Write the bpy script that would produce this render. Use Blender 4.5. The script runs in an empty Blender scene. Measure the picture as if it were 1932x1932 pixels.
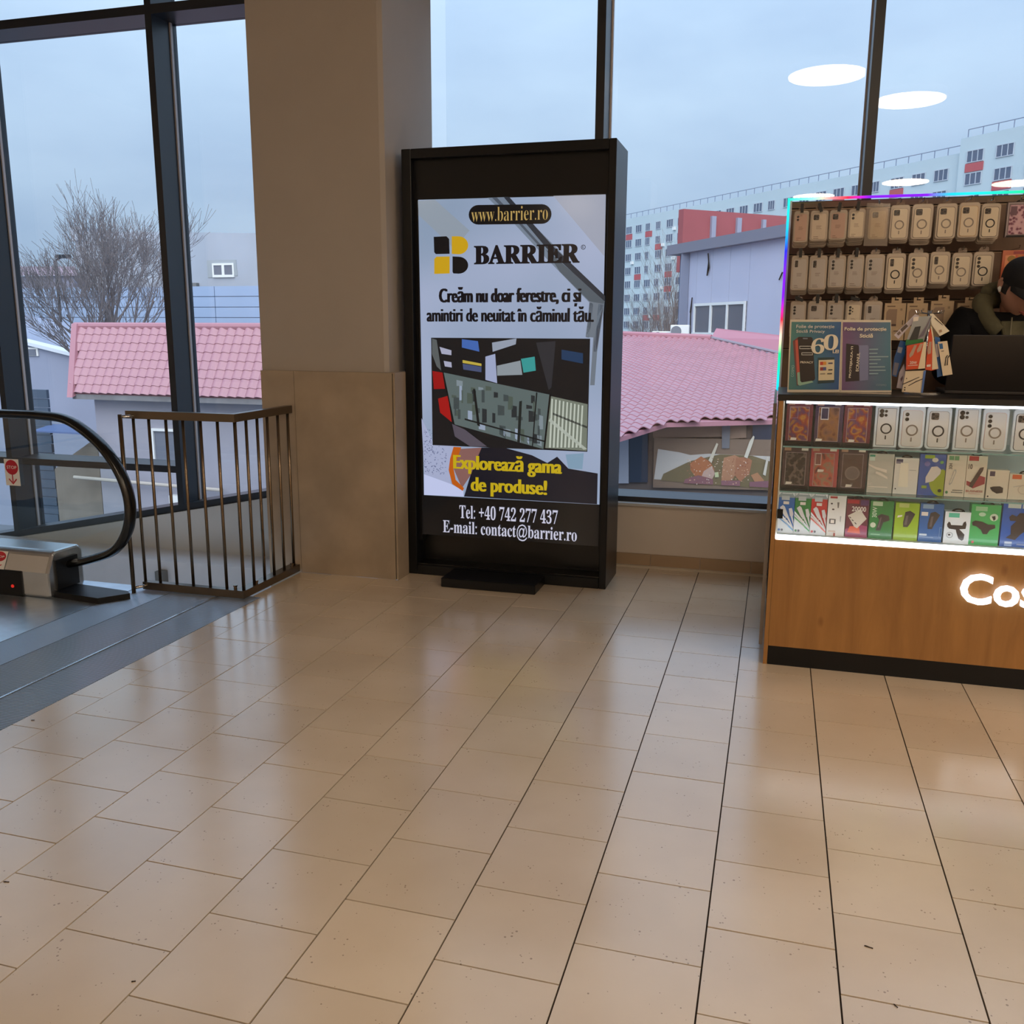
import bpy, bmesh, math, random
from mathutils import Vector, Matrix
random.seed(7)
S = bpy.context.scene
COL = S.collection
# ------------------------------------------------------------------ camera, sky, exposure
H = 1.4332                       # eye height; floor tiles are 0.30 m
FPX, PITCH, YAW, ROLL = 1710.7, 0.19764, -0.28083, 0.00497
_f = Vector((math.sin(YAW)*math.cos(PITCH), math.cos(YAW)*math.cos(PITCH), -math.sin(PITCH)))
_r = Vector((math.cos(YAW), -math.sin(YAW), 0)); _u = _r.cross(_f)
AX_R = _r*math.cos(ROLL) + _u*math.sin(ROLL)
AX_U = _u*math.cos(ROLL) - _r*math.sin(ROLL)
cam = bpy.data.cameras.new('camera'); cam.sensor_width = 36; cam.lens = 36*FPX/1932
cam.clip_start = .05; cam.clip_end = 1500
co = bpy.data.objects.new('camera', cam); COL.objects.link(co)
M = Matrix((AX_R, AX_U, -_f)).transposed().to_4x4(); M.translation = (0, 0, H)
co.matrix_world = M
S.camera = co
S.view_settings.view_transform = 'Standard'; S.view_settings.look = 'None'
S.view_settings.gamma = 1; S.view_settings.use_curve_mapping = False
S.view_settings.exposure = 0.0
S.cycles.max_bounces = 10; S.cycles.transparent_max_bounces = 24
S.cycles.diffuse_bounces = 4; S.cycles.glossy_bounces = 4
S.cycles.sample_clamp_indirect = 6

def lin(c):
    return tuple(((v/255)/12.92 if v/255 <= .04045 else ((v/255+.055)/1.055)**2.4) for v in c)

W = bpy.data.worlds.new('overcast_sky'); S.world = W; W.use_nodes = True
nt = W.node_tree; nt.nodes.clear()
def N(t, **k):
    n = nt.nodes.new(t)
    for a, b in k.items(): setattr(n, a, b)
    return n
tc = N('ShaderNodeTexCoord'); mp = N('ShaderNodeMapping'); mp.inputs['Scale'].default_value = (1.6, 1.6, 4.2)
nz = N('ShaderNodeTexNoise'); nz.inputs['Scale'].default_value = 1.7; nz.inputs['Detail'].default_value = 5; nz.inputs['Roughness'].default_value = .5
cr = N('ShaderNodeValToRGB')
cr.color_ramp.elements[0].position = .34; cr.color_ramp.elements[0].color = (.46, .63, .86, 1)
cr.color_ramp.elements[1].position = .64; cr.color_ramp.elements[1].color = (.60, .79, 1.0, 1)
sx = N('ShaderNodeSeparateXYZ'); mr = N('ShaderNodeMapRange')
mr.inputs[1].default_value = 0; mr.inputs[2].default_value = 1; mr.inputs[3].default_value = .73; mr.inputs[4].default_value = 2.2
bg = N('ShaderNodeBackground'); ow = N('ShaderNodeOutputWorld')
nt.links.new(tc.outputs['Generated'], mp.inputs[0]); nt.links.new(mp.outputs[0], nz.inputs[0])
nt.links.new(nz.outputs[0], cr.inputs[0]); nt.links.new(cr.outputs[0], bg.inputs[0])
nt.links.new(tc.outputs['Generated'], sx.inputs[0]); nt.links.new(sx.outputs[2], mr.inputs[0]); nt.links.new(mr.outputs[0], bg.inputs[1])
nt.links.new(bg.outputs[0], ow.inputs[0])
# thin daylight through the cloud from behind the mall: a very wide, weak sun
sun = bpy.data.lights.new('veiled_sun', 'SUN'); sun.energy = 2.7; sun.angle = math.radians(70); sun.color = (1, .96, .92)
so = bpy.data.objects.new('veiled_sun', sun); COL.objects.link(so)
so.rotation_euler = (math.radians(52), 0, math.radians(12))
LAMP = 20.5                      # radiance of the ceiling lamps
# ------------------------------------------------------------------ materials
_m = {}
def mat(name, col, rough=.5, metal=0, spec=.5, var=.0, scale=8, emit=None, estr=1, bump=0, bscale=60, stretch=(1, 1, 1), coat=0, alpha=None):
    if name in _m: return _m[name]
    m = bpy.data.materials.new(name); m.use_nodes = True; t = m.node_tree; b = t.nodes['Principled BSDF']
    c = lin(col) + (1,)
    b.inputs['Base Color'].default_value = c; b.inputs['Roughness'].default_value = rough
    b.inputs['Metallic'].default_value = metal; b.inputs['Specular IOR Level'].default_value = spec
    b.inputs['Coat Weight'].default_value = coat; b.inputs['Coat Roughness'].default_value = .08
    if emit is not None:
        b.inputs['Emission Color'].default_value = lin(emit) + (1,); b.inputs['Emission Strength'].default_value = estr
    if var or bump:
        tcn = t.nodes.new('ShaderNodeTexCoord'); mpn = t.nodes.new('ShaderNodeMapping'); mpn.inputs['Scale'].default_value = stretch
        t.links.new(tcn.outputs['Object'], mpn.inputs[0])
    if var:
        n = t.nodes.new('ShaderNodeTexNoise'); n.inputs['Scale'].default_value = scale; n.inputs['Detail'].default_value = 5
        t.links.new(mpn.outputs[0], n.inputs[0])
        r = t.nodes.new('ShaderNodeValToRGB')
        r.color_ramp.elements[0].position = .3; r.color_ramp.elements[1].position = .7
        r.color_ramp.elements[0].color = tuple(v*(1-var) for v in c[:3]) + (1,)
        r.color_ramp.elements[1].color = tuple(min(1, v*(1+var)) for v in c[:3]) + (1,)
        t.links.new(n.outputs[0], r.inputs[0]); t.links.new(r.outputs[0], b.inputs['Base Color'])
    if bump:
        n2 = t.nodes.new('ShaderNodeTexNoise'); n2.inputs['Scale'].default_value = bscale
        t.links.new(mpn.outputs[0], n2.inputs[0]); bp = t.nodes.new('ShaderNodeBump'); bp.inputs['Strength'].default_value = bump; bp.inputs['Distance'].default_value = .01
        t.links.new(n2.outputs[0], bp.inputs['Height']); t.links.new(bp.outputs[0], b.inputs['Normal'])
    _m[name] = m
    return m
def ink(col):                                    # printed colour
    return mat('print_%d_%d_%d' % tuple(col), col, rough=.35, coat=.3)
def glow(name, col, s=.9):                        # a lit screen colour
    return mat(name, (3, 3, 4), rough=.12, emit=col, estr=s)
def glass(name, tint=(.97, .985, 1), base=.04, rough=0.0):
    if name in _m: return _m[name]
    m = bpy.data.materials.new(name); m.use_nodes = True; t = m.node_tree; t.nodes.clear()
    o = t.nodes.new('ShaderNodeOutputMaterial'); mx = t.nodes.new('ShaderNodeMixShader')
    tr = t.nodes.new('ShaderNodeBsdfTransparent'); gl = t.nodes.new('ShaderNodeBsdfGlossy'); gl.inputs['Roughness'].default_value = rough
    tr.inputs[0].default_value = tint + (1,)
    lw = t.nodes.new('ShaderNodeLayerWeight'); lw.inputs[0].default_value = .5
    pw = t.nodes.new('ShaderNodeMath'); pw.operation = 'POWER'; pw.inputs[1].default_value = 5
    ml = t.nodes.new('ShaderNodeMath'); ml.operation = 'MULTIPLY_ADD'; ml.inputs[1].default_value = 1-base; ml.inputs[2].default_value = base
    t.links.new(lw.outputs['Facing'], pw.inputs[0]); t.links.new(pw.outputs[0], ml.inputs[0]); t.links.new(ml.outputs[0], mx.inputs[0])
    t.links.new(tr.outputs[0], mx.inputs[1]); t.links.new(gl.outputs[0], mx.inputs[2]); t.links.new(mx.outputs[0], o.inputs[0])
    _m[name] = m; return m
def wood(name, c0, c1, scale=1.0, rough=.45):
    if name in _m: return _m[name]
    m = bpy.data.materials.new(name); m.use_nodes = True; t = m.node_tree; b = t.nodes['Principled BSDF']
    tcn = t.nodes.new('ShaderNodeTexCoord'); mp = t.nodes.new('ShaderNodeMapping'); mp.inputs['Scale'].default_value = (9*scale, 9*scale, .9*scale)
    n = t.nodes.new('ShaderNodeTexNoise'); n.inputs['Scale'].default_value = 1.6; n.inputs['Detail'].default_value = 8; n.inputs['Roughness'].default_value = .62; n.inputs['Distortion'].default_value = .5
    r = t.nodes.new('ShaderNodeValToRGB'); r.color_ramp.elements[0].position = .3; r.color_ramp.elements[1].position = .7
    r.color_ramp.elements[0].color = lin(c0)+(1,); r.color_ramp.elements[1].color = lin(c1)+(1,)
    v = t.nodes.new('ShaderNodeTexVoronoi'); v.inputs['Scale'].default_value = 4.5; mp2 = t.nodes.new('ShaderNodeMapping'); mp2.inputs['Scale'].default_value = (1.5, 1.5, .8)
    k = t.nodes.new('ShaderNodeValToRGB'); k.color_ramp.elements[0].position = .02; k.color_ramp.elements[1].position = .12
    k.color_ramp.elements[0].color = (.42, .32, .25, 1); k.color_ramp.elements[1].color = (1, 1, 1, 1)
    mu = t.nodes.new('ShaderNodeMixRGB'); mu.blend_type = 'MULTIPLY'; mu.inputs[0].default_value = .8
    L = t.links.new
    L(tcn.outputs['Object'], mp.inputs[0]); L(mp.outputs[0], n.inputs[0]); L(n.outputs[0], r.inputs[0])
    L(tcn.outputs['Object'], mp2.inputs[0]); L(mp2.outputs[0], v.inputs[0]); L(v.outputs['Distance'], k.inputs[0])
    L(r.outputs[0], mu.inputs[1]); L(k.outputs[0], mu.inputs[2]); L(mu.outputs[0], b.inputs['Base Color'])
    b.inputs['Roughness'].default_value = rough
    _m[name] = m; return m
def pattern(name, cols, scale=30, rough=.2, smooth=True):   # printed blossom / leopard patterns
    if name in _m: return _m[name]
    m = bpy.data.materials.new(name); m.use_nodes = True; t = m.node_tree; b = t.nodes['Principled BSDF']
    tcn = t.nodes.new('ShaderNodeTexCoord'); v = t.nodes.new('ShaderNodeTexVoronoi'); v.inputs['Scale'].default_value = scale
    v.feature = 'SMOOTH_F1' if smooth else 'F1'
    n = t.nodes.new('ShaderNodeTexNoise'); n.inputs['Scale'].default_value = scale*.7; n.inputs['Detail'].default_value = 4
    ad = t.nodes.new('ShaderNodeMixRGB'); ad.inputs[0].default_value = .5
    r = t.nodes.new('ShaderNodeValToRGB'); r.color_ramp.interpolation = 'EASE'
    while len(r.color_ramp.elements) < len(cols): r.color_ramp.elements.new(.5)
    for i, c in enumerate(cols):
        r.color_ramp.elements[i].position = .3+.32*i/(len(cols)-1); r.color_ramp.elements[i].color = lin(c)+(1,)
    L = t.links.new
    L(tcn.outputs['Object'], v.inputs[0]); L(tcn.outputs['Object'], n.inputs[0])
    L(v.outputs['Distance'], ad.inputs[1]); L(n.outputs[0], ad.inputs[2]); L(ad.outputs[0], r.inputs[0]); L(r.outputs[0], b.inputs['Base Color'])
    b.inputs['Roughness'].default_value = rough; b.inputs['Coat Weight'].default_value = .5
    _m[name] = m; return m
def tile_mat():
    m = bpy.data.materials.new('beige_porcelain_tile'); m.use_nodes = True; t = m.node_tree; b = t.nodes['Principled BSDF']
    L = t.links.new
    tcn = t.nodes.new('ShaderNodeTexCoord'); oi = t.nodes.new('ShaderNodeObjectInfo'); ge = t.nodes.new('ShaderNodeNewGeometry')
    n = t.nodes.new('ShaderNodeTexNoise'); n.inputs['Scale'].default_value = 2.2; n.inputs['Detail'].default_value = 6
    L(ge.outputs['Position'], n.inputs[0])
    r = t.nodes.new('ShaderNodeValToRGB'); r.color_ramp.elements[0].position = .3; r.color_ramp.elements[1].position = .72
    r.color_ramp.elements[0].color = lin((212, 193, 168))+(1,); r.color_ramp.elements[1].color = lin((226, 209, 185))+(1,)
    L(n.outputs[0], r.inputs[0])
    v = t.nodes.new('ShaderNodeTexVoronoi'); v.inputs['Scale'].default_value = 62; L(ge.outputs['Position'], v.inputs[0])
    n2 = t.nodes.new('ShaderNodeTexNoise'); n2.inputs['Scale'].default_value = 14; L(ge.outputs['Position'], n2.inputs[0])
    mr = t.nodes.new('ShaderNodeMapRange'); mr.inputs[1].default_value = .45; mr.inputs[2].default_value = .7; mr.inputs[3].default_value = .0; mr.inputs[4].default_value = .2
    L(n2.outputs[0], mr.inputs[0])
    lt = t.nodes.new('ShaderNodeMath'); lt.operation = 'LESS_THAN'; L(v.outputs['Distance'], lt.inputs[0]); L(mr.outputs[0], lt.inputs[1])
    mx = t.nodes.new('ShaderNodeMixRGB'); mx.inputs[2].default_value = lin((140, 118, 96))+(1,)
    f = t.nodes.new('ShaderNodeMath'); f.operation = 'MULTIPLY'; f.inputs[1].default_value = .75; L(lt.outputs[0], f.inputs[0]); L(f.outputs[0], mx.inputs[0])
    L(r.outputs[0], mx.inputs[1])
    hs = t.nodes.new('ShaderNodeHueSaturation'); va = t.nodes.new('ShaderNodeMapRange'); va.inputs[3].default_value = .95; va.inputs[4].default_value = 1.04
    L(oi.outputs['Random'], va.inputs[0]); L(va.outputs[0], hs.inputs['Value']); L(mx.outputs[0], hs.inputs['Color']); L(hs.outputs[0], b.inputs['Base Color'])
    rr = t.nodes.new('ShaderNodeMapRange'); rr.inputs[3].default_value = .15; rr.inputs[4].default_value = .26; L(n.outputs[0], rr.inputs[0]); L(rr.outputs[0], b.inputs['Roughness'])
    b.inputs['Specular IOR Level'].default_value = .6
    b.inputs['Coat Weight'].default_value = .9; b.inputs['Coat IOR'].default_value = 1.45; b.inputs['Coat Roughness'].default_value = .2
    return m
def rib_mat(name, col, period, axis='Y', rough=.35, metal=.8):
    m = bpy.data.materials.new(name); m.use_nodes = True; t = m.node_tree; b = t.nodes['Principled BSDF']
    b.inputs['Base Color'].default_value = lin(col)+(1,); b.inputs['Metallic'].default_value = metal; b.inputs['Roughness'].default_value = rough
    g = t.nodes.new('ShaderNodeTexCoord'); w = t.nodes.new('ShaderNodeTexWave'); w.bands_direction = axis; w.inputs['Scale'].default_value = .314/period
    bp = t.nodes.new('ShaderNodeBump'); bp.inputs['Strength'].default_value = .8; bp.inputs['Distance'].default_value = .004
    L = t.links.new; L(g.outputs['Object'], w.inputs[0]); L(w.outputs['Fac'], bp.inputs['Height']); L(bp.outputs[0], b.inputs['Normal'])
    mx = t.nodes.new('ShaderNodeMixRGB'); mx.inputs[1].default_value = tuple(v*.55 for v in lin(col))+(1,); mx.inputs[2].default_value = lin(col)+(1,)
    L(w.outputs['Fac'], mx.inputs[0]); L(mx.outputs[0], b.inputs['Base Color'])
    return m
BLACK = mat('black_satin', (9, 9, 11), .4, spec=.3)
DARK = mat('anthracite_aluminium', (24, 29, 38), .38, .0, .6)
STEEL = mat('brushed_steel', (150, 140, 128), .32, .95)
CHROME = mat('chrome', (200, 200, 200), .12, 1)
WHITE = mat('white_plastic', (235, 235, 232), .4)
PANE = glass('window_glass')
# ------------------------------------------------------------------ mesh builder
class MB:
    def __init__(s): s.v = []; s.f = []; s.mi = []; s.mats = []
    def _mat(s, m):
        if m is None: return 0
        if m not in s.mats: s.mats.append(m)
        return s.mats.index(m)
    def add(s, vs, fs, m=None):
        o = len(s.v); s.v += [tuple(v) for v in vs]; k = s._mat(m)
        for f in fs: s.f.append([i+o for i in f]); s.mi.append(k)
        return s
    def box(s, x0, x1, y0, y1, z0, z1, m=None):
        vs = [(x, y, z) for z in (z0, z1) for y in (y0, y1) for x in (x0, x1)]
        return s.add(vs, [(0, 2, 3, 1), (4, 5, 7, 6), (0, 1, 5, 4), (2, 6, 7, 3), (0, 4, 6, 2), (1, 3, 7, 5)], m)
    def quad(s, a, b, c, d, m=None): return s.add([a, b, c, d], [(0, 1, 2, 3)], m)
    def prism(s, pts, n, m=None):              # closed polygon pts (3D) pushed along vector n
        n = Vector(n); k = len(pts); a = [Vector(p) for p in pts]; b = [p+n for p in a]
        return s.add(a+b, [list(range(k))[::-1], list(range(k, 2*k))]+[(i, (i+1) % k, k+(i+1) % k, k+i) for i in range(k)], m)
    def poly(s, pts, m=None): return s.add(pts, [list(range(len(pts)))], m)
    def tube(s, path, r, n=8, m=None, ry=None, closed=False, up=None, cap=True):
        path = [Vector(p) for p in path]; K = len(path); rr = r if isinstance(r, (list, tuple)) else [r]*K
        vs = []; prev = Vector(up) if up else None
        for i, p in enumerate(path):
            if closed: t = path[(i+1) % K]-path[i-1]
            else: t = path[min(i+1, K-1)]-path[max(i-1, 0)]
            t.normalize()
            if prev is None: prev = Vector((0, 0, 1)) if abs(t.z) < .9 else Vector((1, 0, 0))
            a = prev-t*prev.dot(t)
            if a.length < 1e-6: a = t.orthogonal()
            a.normalize(); b = t.cross(a); prev = a
            q = (ry/r) if ry and not isinstance(r, (list, tuple)) else 1
            for j in range(n):
                w = 2*math.pi*(j+.5)/n; vs.append(p+a*(rr[i]*math.cos(w)*q)+b*(rr[i]*math.sin(w)))
        fs = []
        for i in range(K if closed else K-1):
            i2 = (i+1) % K
            for j in range(n): fs.append((i*n+j, i*n+(j+1) % n, i2*n+(j+1) % n, i2*n+j))
        if not closed and cap: fs += [list(range(n))[::-1], list(range((K-1)*n, K*n))]
        return s.add(vs, fs, m)
    def disc(s, c, r, axis='Z', h=.01, n=24, m=None):
        pts = []
        for j in range(n):
            a = 2*math.pi*j/n; u, w = r*math.cos(a), r*math.sin(a)
            pts.append(Vector(c)+Vector({'Z': (u, w, 0), 'Y': (u, 0, w), 'X': (0, u, w)}[axis]))
        return s.prism(pts, {'Z': (0, 0, h), 'Y': (0, h, 0), 'X': (h, 0, 0)}[axis], m)
    def ring(s, c, r0, r1, h=.002, n=24, m=None, a0=0, a1=2*math.pi):   # annulus in XZ facing -Y
        vs = []; full = abs(a1-a0-2*math.pi) < 1e-6
        k = n if full else n+1
        for j in range(k):
            a = a0+(a1-a0)*j/n
            for r in (r0, r1):
                for dy in (0, h): vs.append((c[0]+r*math.cos(a), c[1]-dy, c[2]+r*math.sin(a)))
        fs = []
        for j in range(n):
            i, i2 = 4*j, 4*((j+1) % k)
            fs += [(i+1, i+3, i2+3, i2+1), (i, i+1, i2+1, i2), (i+2, i2+2, i2+3, i+3)]
        return s.add(vs, fs, m)
    def rrect(s, x0, x1, z0, z1, y, h, r, m=None, n=4):                # rounded slab facing -Y, front at y-h
        pts = []
        for cx, cz, a0 in ((x1-r, z1-r, 0), (x0+r, z1-r, 90), (x0+r, z0+r, 180), (x1-r, z0+r, 270)):
            for i in range(n+1):
                a = math.radians(a0+90*i/n); pts.append((cx+r*math.cos(a), y, cz+r*math.sin(a)))
        return s.prism(pts, (0, -h, 0), m)
    def build(s, name, m=None, parent=None, smooth=False, local=False, **props):
        me = bpy.data.meshes.new(name)
        off = Vector((0, 0, 0))
        if parent is not None and not local:
            q = parent
            while q is not None: off += q.location; q = q.parent
        me.from_pydata([tuple(Vector(v)-off) for v in s.v], [], s.f)
        for k in (s.mats or [m]):
            me.materials.append(k)
        if s.mats: me.polygons.foreach_set('material_index', s.mi)
        bm = bmesh.new(); bm.from_mesh(me); bmesh.ops.recalc_face_normals(bm, faces=bm.faces); bm.to_mesh(me); bm.free()
        if smooth:
            me.polygons.foreach_set('use_smooth', [True]*len(me.polygons))
        me.update()
        o = bpy.data.objects.new(name, me); COL.objects.link(o)
        if parent is not None: o.parent = parent
        for k, v in props.items(): o[k] = v
        return o
def bev(o, w=.004, seg=2):
    b = o.modifiers.new('bevel', 'BEVEL'); b.width = w; b.segments = seg; b.limit_method = 'ANGLE'; return o
def thing(name, label, cat, loc=(0, 0, 0), group=None, kind=None):
    o = bpy.data.objects.new(name, None); COL.objects.link(o); o.location = loc; o.empty_display_size = .1
    if label: o['label'] = label
    if cat: o['category'] = cat
    if group: o['group'] = group
    if kind: o['kind'] = kind
    return o
def copy_part(o, parent, loc=None):
    c = o.copy(); COL.objects.link(c); c.parent = parent
    if loc is not None: c.location = loc
    return c
def copy_tree(o, parent=None):
    c = o.copy(); COL.objects.link(c); c.parent = parent
    for ch in list(o.children): copy_tree(ch, c)
    return c
# measured pixel of the photograph -> point on a real plane of the place
def ray(px, py): return AX_R*((px-966)/FPX)-AX_U*((py-966)/FPX)+_f
def P(px, py, Y):
    d = ray(px, py); q = d*(Y/d.y); q.z += H; return q
def PX(px, py, X):
    d = ray(px, py); q = d*(X/d.x); q.z += H; return q
def PP(px, py, p0, n):
    d = ray(px, py); p0 = Vector(p0); n = Vector(n); o = Vector((0, 0, H)); return o+d*((p0-o).dot(n)/d.dot(n))
# ------------------------------------------------------------------ lettering
_fontcache = {}
def _glyphs(s, bold):
    k = (s, bold)
    if k in _fontcache: return _fontcache[k]
    if 'ş' in s or 'ţ' in s:                      # s and t with the comma drawn below
        base = s.replace('ş', 's').replace('ţ', 't'); v, f = _glyphs(base, bold); v, f = list(v), list(f)
        for i, ch in enumerate(s):
            if ch in 'şţ':
                x1 = max(p[0] for p in _glyphs(base[:i+1], bold)[0]); one = _glyphs(base[i], bold)[0]
                c = x1-(max(p[0] for p in one)-min(p[0] for p in one))/2; n = len(v)
                v += [(c-.03, -.06, 0), (c-.055, -.22, 0), (c+.0, -.22, 0), (c+.05, -.06, 0)]; f.append([n, n+1, n+2, n+3])
        _fontcache[k] = (v, f); return v, f
    cu = bpy.data.curves.new('lettering', 'FONT'); cu.body = s; cu.size = 1; cu.offset = bold; cu.resolution_u = 3; cu.fill_mode = 'FRONT'
    ob = bpy.data.objects.new('lettering', cu); COL.objects.link(ob)
    dg = bpy.context.evaluated_depsgraph_get(); dg.update()
    me = bpy.data.meshes.new_from_object(ob.evaluated_get(dg))
    v = [tuple(x.co) for x in me.vertices]; f = [list(p.vertices) for p in me.polygons]
    bpy.data.objects.remove(ob); bpy.data.curves.remove(cu); bpy.data.meshes.remove(me)
    _fontcache[k] = (v, f); return v, f
def serif(s):                                    # bold serif alphabet
    r = ''
    for ch in s:
        if 'A' <= ch <= 'Z': r += chr(0x1D400+ord(ch)-65)
        elif 'a' <= ch <= 'z': r += chr(0x1D41A+ord(ch)-97)
        elif '0' <= ch <= '9': r += chr(0x1D7CE+ord(ch)-48)
        else: r += ch
    return r
def text(mb, s, o, u, w, width, height=None, m=None, bold=0, align='L', th=0, heavy=0):
    if heavy:                                    # fatten the stems sideways by overprinting
        o = Vector(o); u = Vector(u); hgt = heavy*(height or .1); n = u.cross(Vector(w))
        for i, k in enumerate((-1, -.33, .33, 1)): text(mb, s, o+u*(hgt*(1+k))+n*(.00004*i), u, w, width-2*hgt, height, m, bold)
        return
    """letters into mb: o origin, u/w unit axes, scaled so the ink box is width x height (height None keeps the proportion)"""
    v, f = _glyphs(s, bold)
    if not v: return
    x0 = min(p[0] for p in v); x1 = max(p[0] for p in v); y0 = min(p[1] for p in v); y1 = max(p[1] for p in v)
    sx = width/(x1-x0); sy = height/(y1-y0) if height else sx
    o = Vector(o); u = Vector(u); w = Vector(w); n = u.cross(w)
    vs = [o+u*((p[0]-x0)*sx)+w*((p[1]-y0)*sy)+n*th for p in v]
    mb.add(vs, f, m)
    if th:                                       # side walls
        ec = {}
        for q in f:
            for i in range(len(q)):
                a, b = q[i], q[(i+1) % len(q)]
                if (b, a) in ec: del ec[(b, a)]
                else: ec[(a, b)] = 1
        for a, b in ec: mb.quad(vs[a], vs[b], vs[b]-n*th, vs[a]-n*th, m)
UX, UZ = Vector((1, 0, 0)), Vector((0, 0, 1))
# ================================================================== THE SETTING
TW = .30; U0 = -.0854; GAP = .0042
TILE = tile_mat(); GROUT = mat('brown_grout', (50, 37, 27), .9)
WALLP = mat('beige_wall_paint', (226, 214, 200), .75, var=.04, scale=3, bump=.05, bscale=120)
WALLW = mat('pale_wall_paint', (206, 208, 208), .75, var=.03, scale=3)
fl = MB()
fl.prism([(-2.632, -12, -.05), (9, -12, -.05), (9, 5.46, -.05), (-2.066, 5.46, -.05), (-2.066, 4.73, -.05), (-2.68, 4.73, -.05), (-2.68, 4.19, -.05), (-2.632, 4.19, -.05)], (0, 0, .044))
fl.prism([(-9, -12, -.05), (-2.632, -12, -.05), (-2.632, 1.9, -.05), (-9, 1.9, -.05)], (0, 0, .044))
floor = fl.build('floor', GROUT, kind='structure')
tl = MB().box(GAP/2, TW-GAP/2, GAP/2, TW-GAP/2, -.006, 0).build('tile', TILE, floor, local=True)
TILEME = tl.data; bpy.data.objects.remove(tl)
def tile(x0, x1, y0, y1):
    o = bpy.data.objects.new('tile', TILEME); COL.objects.link(o); o.parent = floor
    o.location = (x0, y0, random.uniform(-.0004, .0004)); o.scale = ((x1-x0)/TW, (y1-y0)/TW, 1)
YN = 1.2
for k in range(-9, 8):
    x0 = U0+k*TW; x1 = x0+TW
    if k == -9: x0 = -2.632
    ph = .240 if k % 2 == 0 else .088
    n = int((YN-ph)/TW); y = ph+n*TW
    ymax = 5.46 if x0 > -2.2 else (4.73 if x0 > -2.6 else 4.72)
    first = True
    while y < ymax-.01:
        a, b = max(y, YN if first else y), min(y+TW, ymax); first = False
        xa = x0
        if k == -9 and b > 4.2: a0 = max(a, 4.192); tile(-2.685, x1, a0, b); b_ = a0; b = b_; xa = -2.632
        if k == -7 and b > 4.73: tile(-2.052, x1, max(a, 4.73), b); b = max(a, 4.73)
        if b-a > .01 and not (x0 > .04 and a > 4.3): tile(xa, x1, a, b)
        y += TW
tf = MB()
for k in range(-30, 30):
    x0 = U0+k*TW
    for j in range(-40, 19):
        y0 = (.24 if k % 2 == 0 else .088)+j*TW
        if -12 < y0 and x0 < 8.7:
            y1 = y0+TW
            if -9 <= k < 8:
                if y0 >= YN-.001: continue
                y1 = min(y1, YN)
            elif k < -9:
                if y0 >= 1.6: continue
            elif y1 > 5.46: continue
            if x0 > -8.9: tf.quad((x0+GAP/2, y0+GAP/2, 0), (x0+TW-GAP/2, y0+GAP/2, 0), (x0+TW-GAP/2, y1-GAP/2, 0), (x0+GAP/2, y1-GAP/2, 0))
tf.build('tile_field', TILE, floor, kind='stuff')
# dirt specks and a dropped strip of paper on the tiles
def speck(px, py, a, b, ang, name, label, cat, m):
    c = PP(px, py, (0, 0, .001), (0, 0, 1)); mb = MB(); ca, sa = math.cos(ang), math.sin(ang)
    prof = [(-1, -.3), (-.5, -.55), (.3, -.3), (1, -.6), (.95, .4), (.2, .25), (-.6, .6), (-1, .3)]
    mb.prism([(c.x+ca*u*a-sa*w*b, c.y+sa*u*a+ca*w*b, .0008) for u, w in prof], (0, 0, .0016))
    o = mb.build(name, m); o['label'] = label; o['category'] = cat
DIRT = mat('dark_dirt', (58, 44, 34), .9)
speck(1639, 1787, .010, .0035, -.25, 'paper_scrap', 'small twisted brown scrap lying on a tile at lower right', 'litter', DIRT)
speck(1690, 1898, .006, .002, -.9, 'crumb', 'dark crumb on the floor tile near the bottom edge', 'litter', DIRT)
speck(252, 1852, .0045, .003, .5, 'crumb', 'dark crumb on a tile in the lower left corner', 'litter', DIRT)
speck(62, 1359, .006, .004, .4, 'crumb', 'black crumb on the tile beside the ribbed walkway plate', 'litter', DIRT)
speck(12, 1664, .008, .003, .2, 'crumb', 'brown flake on the tile joint at the left edge of the floor', 'litter', DIRT)
ceil = MB().box(-9, 9, -12, 5.9, 4.5, 4.6).build('ceiling', mat('ceiling_plaster', (166, 156, 144), .8, var=.03), kind='structure')
MB().box(-9, 9, -12.2, -12, -1.5, 4.5).build('wall_front', WALLP, kind='structure')
MB().box(-9.2, -9, -12, 5.9, -1.5, 4.5).build('wall_left', WALLP, kind='structure')
MB().box(9, 9.2, -12, 5.9, -1.5, 4.5).build('wall_right', WALLP, kind='structure')
wb = MB(); wb.box(-2.09, 9, 5.46, 5.74, -.05, .386).build('wall_back', WALLP, kind='structure')
MB().box(-2.09, 9, 5.435, 5.50, .386, .401).build('trim_1', WALLW, kind='structure')          # white sill board
bb = thing('baseboard_back', None, None, (0, 5.46, 0), kind='structure')
BBT = mat('baseboard_tile', (178, 152, 122), .4, var=.05, scale=6)
bt = MB().box(GAP/2, TW-GAP/2, -.013, 0, 0, .084).build('tile', BBT, bb, local=True)
for k in range(-7, 12):
    o = bt if k == -7 else copy_part(bt, bb)
    o.location = (U0+k*TW+.004, 0, 0)
MB().box(-2.06, 5, 5.425, 5.447, 0, .014).build('trim_2', mat('pale_strip', (205, 192, 172), .4), kind='structure')
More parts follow.
